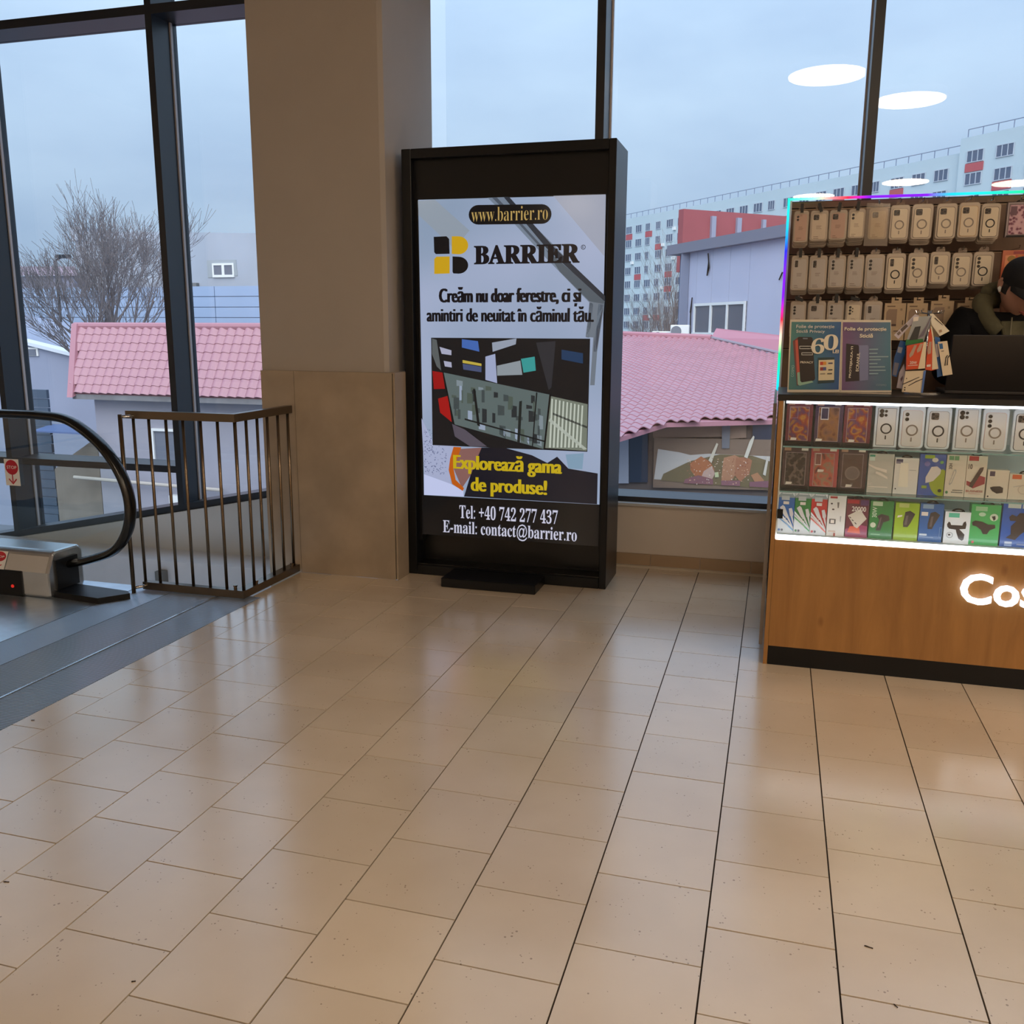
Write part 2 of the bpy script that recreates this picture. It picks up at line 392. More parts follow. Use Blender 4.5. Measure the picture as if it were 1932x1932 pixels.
# the raked parapet of the ramp on the left, its ledge and the pit
def rz(x): return .279+.1956*(x+3.375)
wl = MB()
wl.prism([(-2.9, 5.46, rz(-2.9)), (-5.3, 5.46, rz(-5.3)), (-9, 5.46, rz(-9)), (-9, 5.46, -1.6), (-2.9, 5.46, -1.6)], (0, .24, 0))
wl.build('wall_ramp', WALLW, kind='structure')
MB().box(-9, -2.9, 5.16, 5.46, -.9, -.135).build('trim_3', mat('ledge_paint', (226, 228, 234), .6, var=.03), kind='structure')
MB().box(-9, -2.69, 4.19, 5.16, -1.0, -.9).build('trim_4', mat('pit_concrete', (150, 142, 132), .8, var=.08), kind='structure')
ob = MB().box(-4.02, -3.96, 5.10, 5.16, -.33, -.2).build('junction_box', mat('grey_box', (120, 120, 118), .6))
ob['label'] = 'small grey junction box on the wall behind the barrier bars'; ob['category'] = 'junction box'
# ------------------------------------------------------------------ glazing
YF, YG = 5.49, 5.72
GASK = mat('light_gasket', (196, 190, 192), .5)
ZT0, ZT1 = 3.435, 3.492
def mull(x, w, z0, parent, z1=4.5): return MB().box(x, x+w, YF, YG+.03, z0, z1).build('mullion', DARK, parent)
bays = [(-8.53, -7.045), (-7.045, -5.575), (-5.575, -4.085), (-4.085, -2.905), (-2.09, -1.095), (-1.095, .384), (.384, 1.87), (1.87, 3.355), (3.355, 4.84), (4.84, 6.325), (6.325, 7.81), (7.81, 9.0)]
for i, (a, b) in enumerate(bays):
    w = thing('window_%d' % (i+1), None, None, ((a+b)/2, YG, 0), kind='structure')
    left = b < -2.5
    x0 = a+.05 if a not in (-2.09,) else a
    x1 = b
    zb = rz(a)-.05 if left else .401
    if a != -2.09: mull(a, .05, zb if left else .401, w)
    MB().box(x0, x1, YF, YG+.03, ZT0, ZT1).build('transom', DARK, w)
    if left:
        f = MB(); f.prism([(x0, YF, rz(x0)), (x1, YF, rz(x1)), (x1, YF, rz(x1)+.05), (x0, YF, rz(x0)+.05)], (0, YG+.03-YF, 0)); f.build('sill_frame', DARK, w)
        if b < -3.5:
            MB().box(x0, x1, YF, YG+.03, .423, .472).build('lower_transom', DARK, w)
            MB().prism([(x0, YG-.006, rz(x0)+.05), (x1, YG-.006, rz(x1)+.05), (x1, YG-.006, .423), (x0, YG-.006, .423)], (0, .012, 0)).build('pane', PANE, w)
            MB().box(x0, x1, YG-.006, YG+.006, .472, ZT0).build('pane', PANE, w)
        else:
            MB().prism([(x0, YG-.006, rz(x0)+.05), (x1, YG-.006, rz(x1)+.05), (x1, YG-.006, ZT0), (x0, YG-.006, ZT0)], (0, .012, 0)).build('pane', PANE, w)
    else:
        MB().box(x0, x1, YF, YG+.03, .401, .433).build('sill_frame', DARK, w)
        MB().box(x0, x1, YG-.006, YG+.006, .433, ZT0).build('pane', PANE, w)
    MB().box(x0, x1, YG-.006, YG+.006, ZT1, 4.5).build('pane', PANE, w)
    g = MB(); z0 = (rz(x0)+.05) if left else .433
    if a != -2.09: g.box(x0, x0+.010, YG-.05, YG-.03, z0, ZT0)
    if b not in (-2.905, 9.0): g.box(x1-.010, x1, YG-.05, YG-.03, (rz(x1)+.05) if left else .433, ZT0)
    g.build('gasket', GASK, w)
# ------------------------------------------------------------------ clad column
colm = MB(); cx0, cx1, cy0 = -2.905, -2.106, 4.765
colm.prism([(cx0, cy0, 1.197), (cx1-.022, cy0, 1.197), (cx1, cy0+.022, 1.197), (cx1, 5.50, 1.197), (cx0, 5.50, 1.197)], (0, 0, 3.303))
column = colm.build('wall_column', mat('column_paint', (168, 160, 151), .7, var=.03, scale=2, bump=.04, bscale=90), kind='structure')
CLAD = mat('stone_cladding', (162, 146, 126), .5, var=.13, scale=4.5, bump=.03, bscale=40)
MB().box(-2.897, -2.683, 4.732, 5.46, -.9, 1.195).build('cladding_panel', CLAD, column)
MB().box(-2.680, -2.069, 4.730, 4.76, 0, 1.196).build('cladding_panel', CLAD, column)
MB().box(-2.680, -2.066, 4.762, 5.44, 0, 1.192).build('cladding_core', mat('dark_joint', (40, 30, 22), .9), column)
MB().box(-2.064, -2.052, 4.735, 5.44, 0, 1.196).build('cladding_panel', CLAD, column)
MB().box(-2.9, -2.055, 4.733, 5.46, 1.192, 1.198).build('cladding_cap', CLAD, column)
# ------------------------------------------------------------------ ceiling lamps (some mirrored in the glass, the rest unseen and added for brightness)
LMAT = mat('lamp_diffuser', (250, 240, 225), .6, emit=(255, 234, 207), estr=LAMP)
LHOU = mat('lamp_housing', (235, 232, 226), .5)
lamps = [(.337, .14), (1.35, -1.27), (2.11, -7.9), (4.13, -8.55), (.52, -9.4), (3.9, .1), (5.9, .1), (7.7, .1), (4.2, -2.4), (6.4, -2.4), (8.0, -4.6), (5.6, -5.4), (3.9, 2.4), (6.2, 2.4), (7.8, -7.4), (2.3, -10.6), (6.2, -10.6), (-4.5, -10.8), (-6.9, -7.0), (-7.4, -3.0)]
for i, (x, y) in enumerate(lamps):
    t = thing('ceiling_lamp', ['white round pendant lamp disc mirrored highest in the window glass, nearest the kiosk', 'white round lamp disc mirrored second in the glass, right of the mullion'][i] if i < 2 else ['white round lamp disc mirrored in the glass over the kiosk, beside the mullion', 'white round lamp disc mirrored low in the glass at the right picture edge', 'white round lamp disc mirrored just above the rainbow corner of the kiosk'][i-2] if i < 5 else 'unseen round lamp disc added to brighten the hall', 'lamp', (x, y, 4.2), 'round ceiling lamps of the hall')
    r = .42
    MB().disc((x, y, 4.2), r-.01, 'Z', .012, 40).build('diffuser', LMAT, t)
    MB().disc((x, y, 4.213), r, 'Z', .09, 40).build('housing', LHOU, t)
    MB().disc((x, y, 4.303), .03, 'Z', .197, 10).build('stem', LHOU, t)
# ================================================================== ADVERTISING TOTEM
t = thing('advertising_totem', 'tall black advertising totem with lit window maker screen beside the column', 'totem', (-1.46, 5.07, 0))
TOT = mat('totem_black', (7, 9, 14), .34, spec=.35)
TX0, TX1, TY0, TY1, TZ = -2.055, -.860, 4.89, 5.25, 2.405
h = MB()
h.box(TX0, TX0+.055, TY0, TY1, 0, TZ); h.box(TX1-.04, TX1, TY0, TY1, 0, TZ)
h.box(TX0+.055, TX1-.04, TY0, TY1, TZ-.052, TZ); h.box(TX0+.055, TX1-.04, TY0, TY1, 0, .06)
h.box(TX0+.055, TX1-.04, TY1-.05, TY1, .06, TZ-.052)
bev(h.build('housing', TOT, t), .003, 1)
MB().box(-2.0, -.90, 4.935, 5.0, 2.141, 2.353).build('top_panel', TOT, t)
MB().box(-2.0, -1.98, 4.935, 5.0, .20, 2.141).build('side_panel', TOT, t)
MB().box(-.914, -.90, 4.935, 5.0, .20, 2.141).build('side_panel', TOT, t)
lp = MB(); lp.box(-2.0, -.90, 5.02, 5.04, .06, .235); lp.box(-2.0, -.90, 4.9, 5.02, .06, .068); lp.box(-1.93, -1.72, 4.985, 4.99, .075, .078); lp.box(-1.13, -.91, 4.985, 4.99, .08, .084)
lp.build('lower_recess', mat('recess_black', (9, 9, 10), .3), t)
fp = MB(); fp.prism([(-1.765, 4.668, 0), (-1.212, 4.668, 0), (-1.212, 4.89, 0), (-1.765, 4.89, 0)], (0, 0, .055))
bev(fp.build('foot', TOT, t), .004, 1)
YS = 4.93
scr = MB().box(-1.979, -.915, YS, YS+.03, .238, 2.14).build('screen', mat('screen_black', (4, 4, 5), .12, emit=(9, 9, 11), estr=1), t)
E_BG = (164, 182, 212)
lay = [0]
def Q(px, py): return P(px, py, YS)
def art(name, items):
    lay[0] += 1; d = .0005*lay[0]; mb = MB()
    for pts, m in items:
        mb.poly([Q(*p)+Vector((0, -d, 0)) for p in pts], m)
    return mb.build(name, None, scr)
def E_(c, s=.9): return glow('screen_%d_%d_%d' % c, c, s)
grad = bpy.data.materials.new('screen_backdrop'); grad.use_nodes = True
_t = grad.node_tree; _b = _t.nodes['Principled BSDF']; _b.inputs['Base Color'].default_value = (.001, .001, .001, 1); _b.inputs['Roughness'].default_value = .12
_c = _t.nodes.new('ShaderNodeTexCoord'); _n = _t.nodes.new('ShaderNodeTexNoise'); _n.inputs['Scale'].default_value = 1.3; _n.inputs['Detail'].default_value = 1
_r = _t.nodes.new('ShaderNodeValToRGB'); _r.color_ramp.elements[0].position = .35; _r.color_ramp.elements[0].color = lin((140, 160, 186))+(1,); _r.color_ramp.elements[1].position = .7; _r.color_ramp.elements[1].color = lin((172, 184, 214))+(1,)
_t.links.new(_c.outputs['Object'], _n.inputs[0]); _t.links.new(_n.outputs[0], _r.inputs[0]); _t.links.new(_r.outputs[0], _b.inputs['Emission Color']); _b.inputs['Emission Strength'].default_value = .86
art('backdrop', [([(789, 377), (1143, 368), (1131, 952), (800, 934)], grad)])
Z3 = lambda *p: [(740+x*.24326, 250+y*.24326) for x, y in p]
art('sash_picture', [(Z3((740, 506), (900, 500), (1120, 740), (1260, 880), (1420, 1050), (1650, 1270), (1640, 1400), (1540, 1330), (1190, 970), (940, 700)), E_((118, 132, 150))), (Z3((1250, 492), (1655, 480), (1645, 960)), E_((160, 166, 184))), (Z3((200, 530), (330, 520), (600, 760), (480, 900), (205, 640)), E_((146, 158, 172)))])
art('sash_edge', [(Z3((775, 506), (812, 504), (1010, 712), (1180, 900), (1160, 905), (985, 712)), E_((78, 88, 102))), (Z3((866, 502), (908, 500), (1110, 728), (1250, 885), (1420, 1045), (1650, 1265), (1650, 1312), (1400, 1085), (1195, 895), (1045, 715)), E_((44, 50, 60))), (Z3((1190, 905), (1400, 1085), (1650, 1312), (1640, 1330), (1530, 1310), (1300, 1080)), E_((84, 94, 104))),
    (Z3((1535, 1310), (1645, 1330), (1590, 1700), (1570, 1960), (1535, 1960), (1560, 1590), (1500, 1585)), E_((112, 122, 134))), (Z3((1530, 1320), (1560, 1325), (1530, 1590), (1505, 1588)), E_((62, 68, 78))), (Z3((1600, 1330), (1640, 1335), (1585, 1700), (1560, 1700)), E_((66, 72, 84)))])
def ell(cx, cy, rx, ry, a0=0, a1=360, n=20): return [(cx+rx*math.cos(math.radians(a0+(a1-a0)*i/n)), cy-ry*math.sin(math.radians(a0+(a1-a0)*i/n))) for i in range(n+1 if a1-a0 < 360 else n)]
def Z4(*p): return [(740+x*.2639, 620+y*.2639) for x, y in p]
knit = mat('screen_knit', (3, 3, 4), .12)
art('sleeve_picture', [(Z4((210, 640), (300, 820), (440, 840), (410, 1000), (420, 1110), (230, 1040)), E_((168, 176, 208))), (Z4((228, 1040), (420, 1110), (510, 1160), (512, 1200), (228, 1188)), E_((196, 204, 240)))])
art('knit_flecks', [(ell(740+.2639*random.uniform(228, 390), 620+.2639*random.uniform(720, 1040), random.uniform(.5, 1.5), random.uniform(.5, 1.3), n=6), E_((104, 112, 148))) for _ in range(170)])['kind'] = 'stuff'
art('trouser_picture', [(Z4((640, 850), (800, 850), (1000, 905), (1110, 960), (1180, 915), (1260, 1000), (1470, 1035), (1465, 1255), (515, 1200), (560, 1050)), E_((20, 22, 34))), (Z4((480, 860), (640, 850), (560, 1050), (500, 1140), (440, 1000)), E_((136, 96, 92))), (Z4((1240, 900), (1370, 890), (1360, 1005), (1260, 1000)), E_((128, 158, 182)))])
art('cuff_picture', [(Z4((440, 845), (495, 848), (470, 920), (440, 1000), (455, 1080), (515, 1140), (505, 1160), (430, 1110), (405, 1010), (415, 930)), E_((190, 92, 22)))])
pw = .2639
art('window_photo', [(Z4((280, 65), (1416, 72), (1396, 880), (290, 832)), E_((20, 22, 26)))])
art('photo_panes', [(Z4((362, 312), (1128, 472), (1086, 862), (440, 682)), E_((92, 106, 106))), (Z4((1135, 482), (1398, 540), (1392, 874), (1090, 852)), E_((116, 124, 112))),
    (Z4((286, 70), (320, 80), (352, 300), (320, 270), (286, 180)), E_((90, 96, 98))), (Z4((340, 130), (425, 155), (425, 190), (355, 180)), E_((170, 172, 196))), (Z4((370, 230), (425, 240), (428, 278), (378, 270)), E_((170, 172, 196))),
    (Z4((500, 75), (615, 90), (625, 165), (500, 135)), E_((66, 104, 178))), (Z4((715, 100), (890, 70), (885, 112), (720, 166)), E_((150, 160, 178))), (Z4((668, 200), (738, 180), (752, 390), (668, 366)), E_((160, 170, 204))),
    (Z4((750, 265), (918, 228), (932, 330), (752, 336)), E_((142, 152, 160))), (Z4((922, 216), (1020, 200), (1028, 300), (940, 315)), E_((56, 152, 150))), (Z4((505, 224), (640, 250), (640, 268), (505, 245)), E_((190, 170, 70))),
    (Z4((505, 250), (640, 272), (640, 312), (510, 292)), E_((70, 82, 120))), (Z4((1212, 150), (1365, 176), (1365, 250), (1212, 220)), E_((30, 58, 92))), (Z4((1030, 100), (1170, 90), (1140, 420), (1120, 440)), E_((44, 46, 52)))])
random.seed(3)
blobs = []
for i in range(46):
    x = random.uniform(420, 1060); y = random.uniform(350+.2*(x-400), 640+.25*(x-440)); w_ = random.uniform(10, 50); h_ = random.uniform(20, 110)
    c = random.choice([(40, 46, 50), (128, 142, 150), (64, 74, 76), (150, 164, 186), (78, 90, 82)])
    x2 = min(x+w_, 1080); blobs.append((Z4((x, y), (x2, y+.2*w_), (x2, min(y+h_, 690+.26*(x2-440))), (x, min(y+h_, 670+.26*(x-440)))), E_(c)))
for i in range(9): x = 1140+i*27; blobs.append((Z4((x, 500+i*6), (x+11, 502+i*6), (x-4, 850), (x-18, 850)), E_((190, 198, 186))))
blobs += [(Z4((1150, 600), (1400, 700), (1400, 715), (1150, 615)), E_((60, 64, 60))), (Z4((1130, 640), (1395, 860), (1370, 865), (1120, 660)), E_((170, 178, 168)))]
art('photo_interior', blobs)['kind'] = 'stuff'
art('photo_frames', [(Z4((1125, 470), (1138, 472), (1094, 862), (1082, 860)), E_((14, 16, 18))), (Z4((1030, 455), (1040, 457), (1008, 845), (1000, 843)), E_((26, 30, 32))), (Z4((290, 302), (362, 314), (380, 430), (300, 432)), E_((150, 20, 22))), (Z4((330, 500), (400, 480), (428, 668), (345, 600)), E_((160, 22, 22))),
    (Z4((430, 680), (520, 720), (680, 842), (560, 842), (450, 770)), E_((86, 80, 92))), (Z4((362, 312), (370, 312), (450, 690), (440, 684)), E_((12, 13, 15))), (Z4((580, 430), (596, 432), (630, 700), (610, 690)), E_((22, 26, 28))), (Z4((520, 640), (1090, 800), (1088, 810), (520, 652)), E_((24, 28, 30))), (Z4((910, 520), (930, 515), (915, 820), (895, 815)), E_((30, 36, 36)))])
pill = ell(1023, 404, 18, 18.5, -90, 90, 12)+ell(903, 405.5, 18, 18.5, 90, 270, 12)
D_TR = [(853, 446)]+ell(866, 463, 18, 17, 90, -90, 12)+[(853, 479)]
D_BR = [(854.5, 484)]+ell(866, 500.5, 18, 16, 90, -90, 12)+[(856, 516), (854.5, 513)]
lg = (12, 13, 17)
art('logo', [(pill, E_(lg)), ([(819, 447), (843, 446), (848, 451), (849, 479), (823, 479.5), (820, 476)], E_(lg)), (D_TR, E_((202, 160, 26))), ([(824, 484.5), (849, 484), (849, 516), (820, 517), (820, 489)], E_((202, 160, 26))), (D_BR, E_(lg))])
def stext(name, s, x0, yb0, x1, yt, m, bold=0, heavy=0):
    lay[0] += 1
    mb = MB(); a = Q(x0, yb0); b = Q(x1, yb0); c = Q(x0, yt); w = Vector((b.x-a.x, 0, 0))
    text(mb, s, Vector((a.x, YS-.0005*lay[0], a.z)), UX, UZ, b.x-a.x, c.z-a.z, m, bold, heavy=heavy)
    return mb.build(name, None, scr)
INKL = E_((10, 11, 20))
GOLD = E_((188, 158, 92)); YEL = E_((196, 170, 24)); WHT = E_((206, 206, 226))
stext('web_address', serif('www.barrier.ro'), 890, 419, 1034, 392, GOLD, -.012)
stext('brand_name', serif('BARRIER'), 895, 499, 1094, 463.5, INKL, .015, .03)
lay[0] += 1
mb = MB(); c = Q(1101, 466.5); mb.ring((c.x, YS-.0005*lay[0], c.z), .0095, .0125, .0003, 18, INKL); a = Q(1099, 469); text(mb, 'R', (a.x, YS-.0005*lay[0], a.z), UX, UZ, .0085, .013, INKL, .01); mb.build('registered_mark', None, scr)
stext('slogan', 'Creăm nu doar ferestre, ci şi', 829, 579, 1097, 542, INKL, .0, .05)
stext('slogan', 'amintiri de neuitat în căminul tău.', 806, 607, 1121, 579, INKL, .0, .05)
stext('call_to_action', 'Explorează gama', 856, 892, 1061, 855, YEL, .0, .046)
stext('call_to_action', 'de produse!', 889, 934, 1033, 899, YEL, .0, .046)
stext('phone_number', serif('Tel: +40 742 277 437'), 868, 977, 1053, 951, WHT, 0)
stext('email_address', serif('E-mail: contact@barrier.ro'), 837, 1010, 1089, 979, WHT, 0)
# ================================================================== MOVING WALKWAY
def spline(pts, n=6):
    out = []; p = [Vector(q) for q in pts]; p = [p[0]*2-p[1]]+p+[p[-1]*2-p[-2]]
    for i in range(1, len(p)-2):
        for j in range(n):
            u = j/n; a, b, c, d = p[i-1:i+3]
            out.append(.5*((2*b)+(c-a)*u+(2*a-5*b+4*c-d)*u*u+(3*b-a-3*c+d)*u**3))
    out.append(p[-2]); return out
mw = thing('moving_walkway', 'descending moving walkway with black handrail, glass side and metal landing plates', 'walkway', (-3.6, 3.2, 0))
RIB = rib_mat('ribbed_steel', (214, 226, 240), .012, 'Y', .30)
RIB2 = rib_mat('ribbed_steel_fine', (214, 226, 240), .009, 'X', .30)
PLAIN = mat('scuffed_steel_plate', (214, 226, 240), .28, .9, var=.18, scale=5, bump=.06, bscale=30)
MB().box(-2.862, -2.634, 1.9, 4.19, -.05, .0).build('landing_plate', RIB, mw)
MB().box(-2.874, -2.864, 1.9, 4.19, -.05, .003).build('edge_strip', mat('bright_strip', (200, 204, 210), .25, .9), mw)
MB().box(-3.153, -2.876, 1.9, 4.19, -.05, .0).build('landing_plate', RIB, mw)
MB().box(-3.393, -3.157, 1.9, 4.19, -.05, .0).build('landing_plate', RIB2, mw)
MB().box(-3.398, -3.394, 1.9, 4.19, -.05, .002).build('edge_strip', _m['bright_strip'], mw)
MB().box(-4.6, -3.400, 1.9, 4.19, -.05, .0).build('landing_plate', PLAIN, mw)
MB().box(-9, -4.62, 2.0, 4.0, -.4, -.3).build('tread_belt', RIB, mw)
CY = 3.995
rail = spline([(-6.2, CY, .972), (-4.6, CY, .973), (-4.0, CY, .974), (-3.80, CY, .972), (-3.62, CY, .950), (-3.45, CY, .848), (-3.345, CY, .728), (-3.285, CY, .600), (-3.273, CY, .474), (-3.31, CY, .350), (-3.40, CY, .250), (-3.55, CY, .192), (-3.69, CY, .158), (-3.80, CY, .135)], 6)
hr = MB().tube(rail, .04, 12, None, ry=.0235, up=(0, 0, 1)); hr.build('handrail', mat('black_rubber', (9, 9, 10), .22, spec=.6), mw, smooth=True)
gp = [p+Vector((0, -.006, 0)) for p in rail if p.x > -6.3][:-6]
MB().prism([tuple(p) for p in gp]+[(-3.72, CY-.006, .24), (-6.2, CY-.006, .24)], (0, .012, 0)).build('balustrade_glass', glass('balustrade_glass', (.93, .97, .97), .05), mw)
hz = MB(); x0h, x1h = -6.2, -3.70
prof = [(3.83, .0), (3.83, .14), (3.875, .235), (3.9, .25), (4.075, .25), (4.10, .22), (4.10, .03), (4.085, .0)]
hz.prism([(x0h, y_, z_) for y_, z_ in prof], (x1h-x0h, 0, 0))
bev(hz.build('inlet_housing', mat('housing_steel', (196, 200, 204), .27, .9, var=.05, scale=3), mw), .014, 2)
MB().box(-6.2, -3.87, 3.822, 3.835, .0, .142).build('skirt_panel', BLACK, mw)
MB().box(-3.72, -3.688, 3.885, 4.045, .035, .2).build('handrail_inlet', mat('inlet_black', (6, 6, 7), .5), mw)
MB().disc((-3.93, 3.8215, .055), .009, 'Y', -.004, 12).build('indicator_light', mat('red_light', (150, 20, 16), .3, emit=(200, 40, 30), estr=.8), mw)
gb = MB(); gb.prism([(-3.70, 3.86, 0), (-3.385, 3.828, 0), (-3.285, 3.955, 0), (-3.33, 3.99, 0), (-3.70, 4.03, 0)], (0, 0, .032)); gb.build('guide_block', BLACK, mw)
RED = mat('stop_red', (186, 22, 44), .4); STW = mat('sticker_white', (232, 230, 226), .45)
def sticker(o, u, w, sx, sy):
    o, u, w = Vector(o), Vector(u), Vector(w); n = u.cross(w); mb = MB()
    q = lambda a, b, d=0: o+u*a*sx+w*b*sy+n*d
    mb.prism([q(0, 0), q(1, 0), q(1, 1), q(0, 1)], n*.0006, STW)
    mb.poly([q(.5+.44*math.cos(k*math.pi/14), .69+.28*math.sin(k*math.pi/14), .001) for k in range(28)], RED)
    mb.poly([q(.46, .14, .001), q(.54, .14, .001), q(.54, .46, .001), q(.46, .46, .001)], RED)
    for sg in (-1, 1): mb.poly([q(.5, .04, .001), q(.5+sg*.3, .24, .001), q(.5+sg*.24, .27, .001), q(.5, .12, .001)][::sg], RED)
    text(mb, 'STOP', q(.16, .63, .0016), u, w, .68*sx, .12*sy, STW, .01)
    return mb.build('stop_sticker', None, mw)
sticker((-4.070, CY-.0075, .578), (1, 0, 0), (0, 0, 1), .098, .148)
wv = Vector((0, .045, .095)).normalized()
sticker(Vector((-4.085, 3.8285, .142))+Vector((0, -.001, .0)), (1, 0, 0), wv, .1, .1)
# ================================================================== STEEL BARRIER
br = thing('barrier', 'stainless steel L-shaped barrier with round bars closing the ramp gap', 'barrier', (-2.9, 4.3, 0))
STB = mat('barrier_steel', (128, 112, 94), .26, .95)
STT = mat('rail_steel', (112, 102, 90), .3, .9)
BX, BY = -2.690, 4.14
tr = MB(); tr.box(-3.36, BX, BY-.02, BY+.02, .958, 1.0); tr.build('top_rail', STT, br)
tr = MB(); tr.box(BX-.04, BX, BY+.021, 4.712, .958, 1.0); tr.build('top_rail', STT, br)
tr = MB(); tr.box(-3.332, BX, BY-.02, BY+.02, .006, .048); tr.build('bottom_rail', STT, br)
tr = MB(); tr.box(BX-.06, BX, BY+.021, 4.725, .006, .048); tr.build('bottom_rail', STT, br)
for px in (252, 281, 313, 345, 378, 410):
    p = P(px, 800, BY); MB().tube([(p.x, BY, .048), (p.x, BY, .958)], .0085, 10).build('baluster', STB, br, smooth=True)
MB().tube([(BX-.012, BY, .048), (BX-.012, BY, .958)], .0095, 10).build('baluster', STB, br, smooth=True)
for px in (464, 485, 504, 524, 543):
    p = PX(px, 800, BX-.02); MB().tube([(BX-.02, p.y, .048), (BX-.02, p.y, .958)], .0085, 10).build('baluster', STB, br, smooth=True)
ep = MB(); ep.tube([(-3.345, 4.06, .0), (-3.345, 4.06, .985)], .0115, 10); ep.build('end_post', STB, br, smooth=True)
for z in (.028, .972):
    MB().tube([(-3.345, 4.062, z), (-3.30, 4.14, z)], .009, 8).build('end_link', CHROME, br, smooth=True)
for x_, y_ in ((-2.76, 4.15), (-2.705, 4.27), (-2.705, 4.66)):
    b_ = MB(); b_.disc((x_, y_, .048), .009, 'Z', .014, 8); b_.disc((x_, y_, .062), .013, 'Z', .007, 6); b_.build('anchor_bolt', STB, br)
# ================================================================== PHONE ACCESSORY KIOSK
OAK = wood('oak_laminate', (140, 97, 50), (170, 122, 66), .8, .42)
WALN = wood('brown_panel', (98, 74, 58), (114, 88, 69), .8, .5)
KX0, KX1, KY = .015, 2.6, 3.945
kc = thing('display_counter', 'oak kiosk counter with black worktop, lit glass display case and glowing letters', 'counter', (1.3, 4.2, 0))
LEDW = mat('white_led', (240, 245, 250), .4, emit=(236, 244, 255), estr=5.5)
CASEI = mat('case_lining', (205, 214, 214), .45)
MB().box(KX0+.018, KX1, KY, KY+.018, .086, .562).build('front_panel', OAK, kc)
MB().box(KX0+.018, KX1, KY+.001, KY+.016, 0, .085).build('plinth', BLACK, kc)
MB().box(KX0, KX0+.017, KY, 4.46, 0, 1.152).build('end_panel', OAK, kc)
bev(MB().box(KX0-.006, KX1, KY-.006, 4.47, 1.153, 1.179).build('worktop', mat('black_worktop', (18, 15, 14), .4), kc), .002, 1)
MB().box(KX0+.018, KX1, KY+.018, 4.44, .555, .575).build('case_floor', CASEI, kc)
MB().box(KX0+.018, KX1, 4.32, 4.335, .575, 1.152).build('case_back', CASEI, kc)
MB().box(KX0+.018, KX0+.024, KY+.014, 4.32, .575, 1.152).build('case_side', CASEI, kc)
MB().box(KX0+.022, KX1, KY-.002, KY+.016, .563, .582).build('led_strip', LEDW, kc)
MB().box(KX0+.03, KX1, KY+.006, KY+.018, 1.1425, 1.1515).build('led_strip', LEDW, kc)
SHG = glass('shelf_glass', (.80, .95, .95), .06)
SHE = mat('shelf_edge', (122, 168, 170), .25)
for z in (.771, .963):
    s_ = MB().box(KX0+.026, KX1, KY+.022, 4.30, z-.006, z).build('shelf', SHG, kc)
    MB().box(KX0+.026, KX1, KY+.019, KY+.0218, z-.006, z).build('shelf_edge', SHE, s_)
MB().box(KX0+.024, KX1, KY+.003, KY+.0055, .585, 1.135).build('front_glass', glass('case_glass', (.98, .99, .99), .035), kc)
MB().box(KX0+.021, KX0+.044, KY-.003, KY+.004, .655, .695).build('glass_clip', BLACK, kc)
cl = MB(); text(cl, 'Cos', P(1808, 1137, KY-.016)+Vector((0, 0, 0)), UX, UZ, P(1957, 1105, KY).x-P(1808, 1105, KY).x, .128, mat('halo_letter', (240, 244, 250), .5, emit=(240, 246, 255), estr=1.25), .022, th=.014)
cl.build('sign_letters', None, kc)
# ---- slatted back wall of the kiosk
sw = thing('slatwall', 'brown slatted kiosk back wall with hooks, edged by a rainbow light strip', 'display wall', (1.3, 5.03, 0))
PY = 5.0
zs = [0, .45, .9, 1.12, 1.345, P(1700, 566, PY).z, P(1700, 478, PY).z, P(1700, 389, PY).z, 2.078]
for a, b in zip(zs[:-1], zs[1:]):
    MB().box(.022, 2.6, PY, PY+.02, a+.005, b-.005).build('slat', WALN, sw)
MB().box(.022, 2.6, PY+.012, PY+.03, 0, 2.078).build('backing', mat('groove_dark', (46, 32, 24), .6), sw)
MB().box(-.006, .006, 4.03, 4.99, .06, 1.135).build('side_board', wood('side_oak', (128, 92, 58), (146, 106, 68), .8), sw)
MB().box(-.0075, .0075, 4.026, 4.0295, .06, 1.135).build('board_edging', mat('grey_edging', (150, 140, 132), .5), sw)
gr_ = MB()
for z in zs[3:-1]: gr_.box(.022, 2.6, PY+.002, PY+.012, z-.004, z-.001)
gr_.build('groove_insert', mat('groove_alu', (150, 128, 104), .35, .7), sw)
MB().box(.012, .0215, PY-.004, PY+.05, 0, 2.086).build('edge_profile', mat('edge_alu', (196, 196, 206), .35, .4), sw)
def rainbow(name, axis, stops, s):
    m = bpy.data.materials.new(name); m.use_nodes = True; t = m.node_tree; b = t.nodes['Principled BSDF']
    c = t.nodes.new('ShaderNodeTexCoord'); x = t.nodes.new('ShaderNodeSeparateXYZ'); r = t.nodes.new('ShaderNodeValToRGB')
    while len(r.color_ramp.elements) < len(stops): r.color_ramp.elements.new(.5)
    for e, (p, k) in zip(r.color_ramp.elements, stops): e.position = p; e.color = lin(k)+(1,)
    t.links.new(c.outputs['Generated'], x.inputs[0]); t.links.new(x.outputs[axis], r.inputs[0]); t.links.new(r.outputs[0], b.inputs['Emission Color'])
    b.inputs['Emission Strength'].default_value = s; b.inputs['Base Color'].default_value = (.02, .02, .02, 1)
    return m
TEAL, CY_, BLU, PUR, REDL, WARM, GRN = (20, 226, 190), (20, 190, 240), (30, 40, 250), (120, 20, 240), (245, 30, 60), (255, 215, 190), (20, 225, 130)
MB().tube([(.006, PY-.006, 1.13), (.006, PY-.006, 2.088)], .0065, 8).build('rgb_light_strip', rainbow('rgb_side', 2, [(0, CY_), (.1, TEAL), (.2, GRN), (.29, WARM), (.38, REDL), (.5, PUR), (.62, PUR), (.74, BLU), (.86, CY_), (1, TEAL)], 1.6), sw, smooth=True)
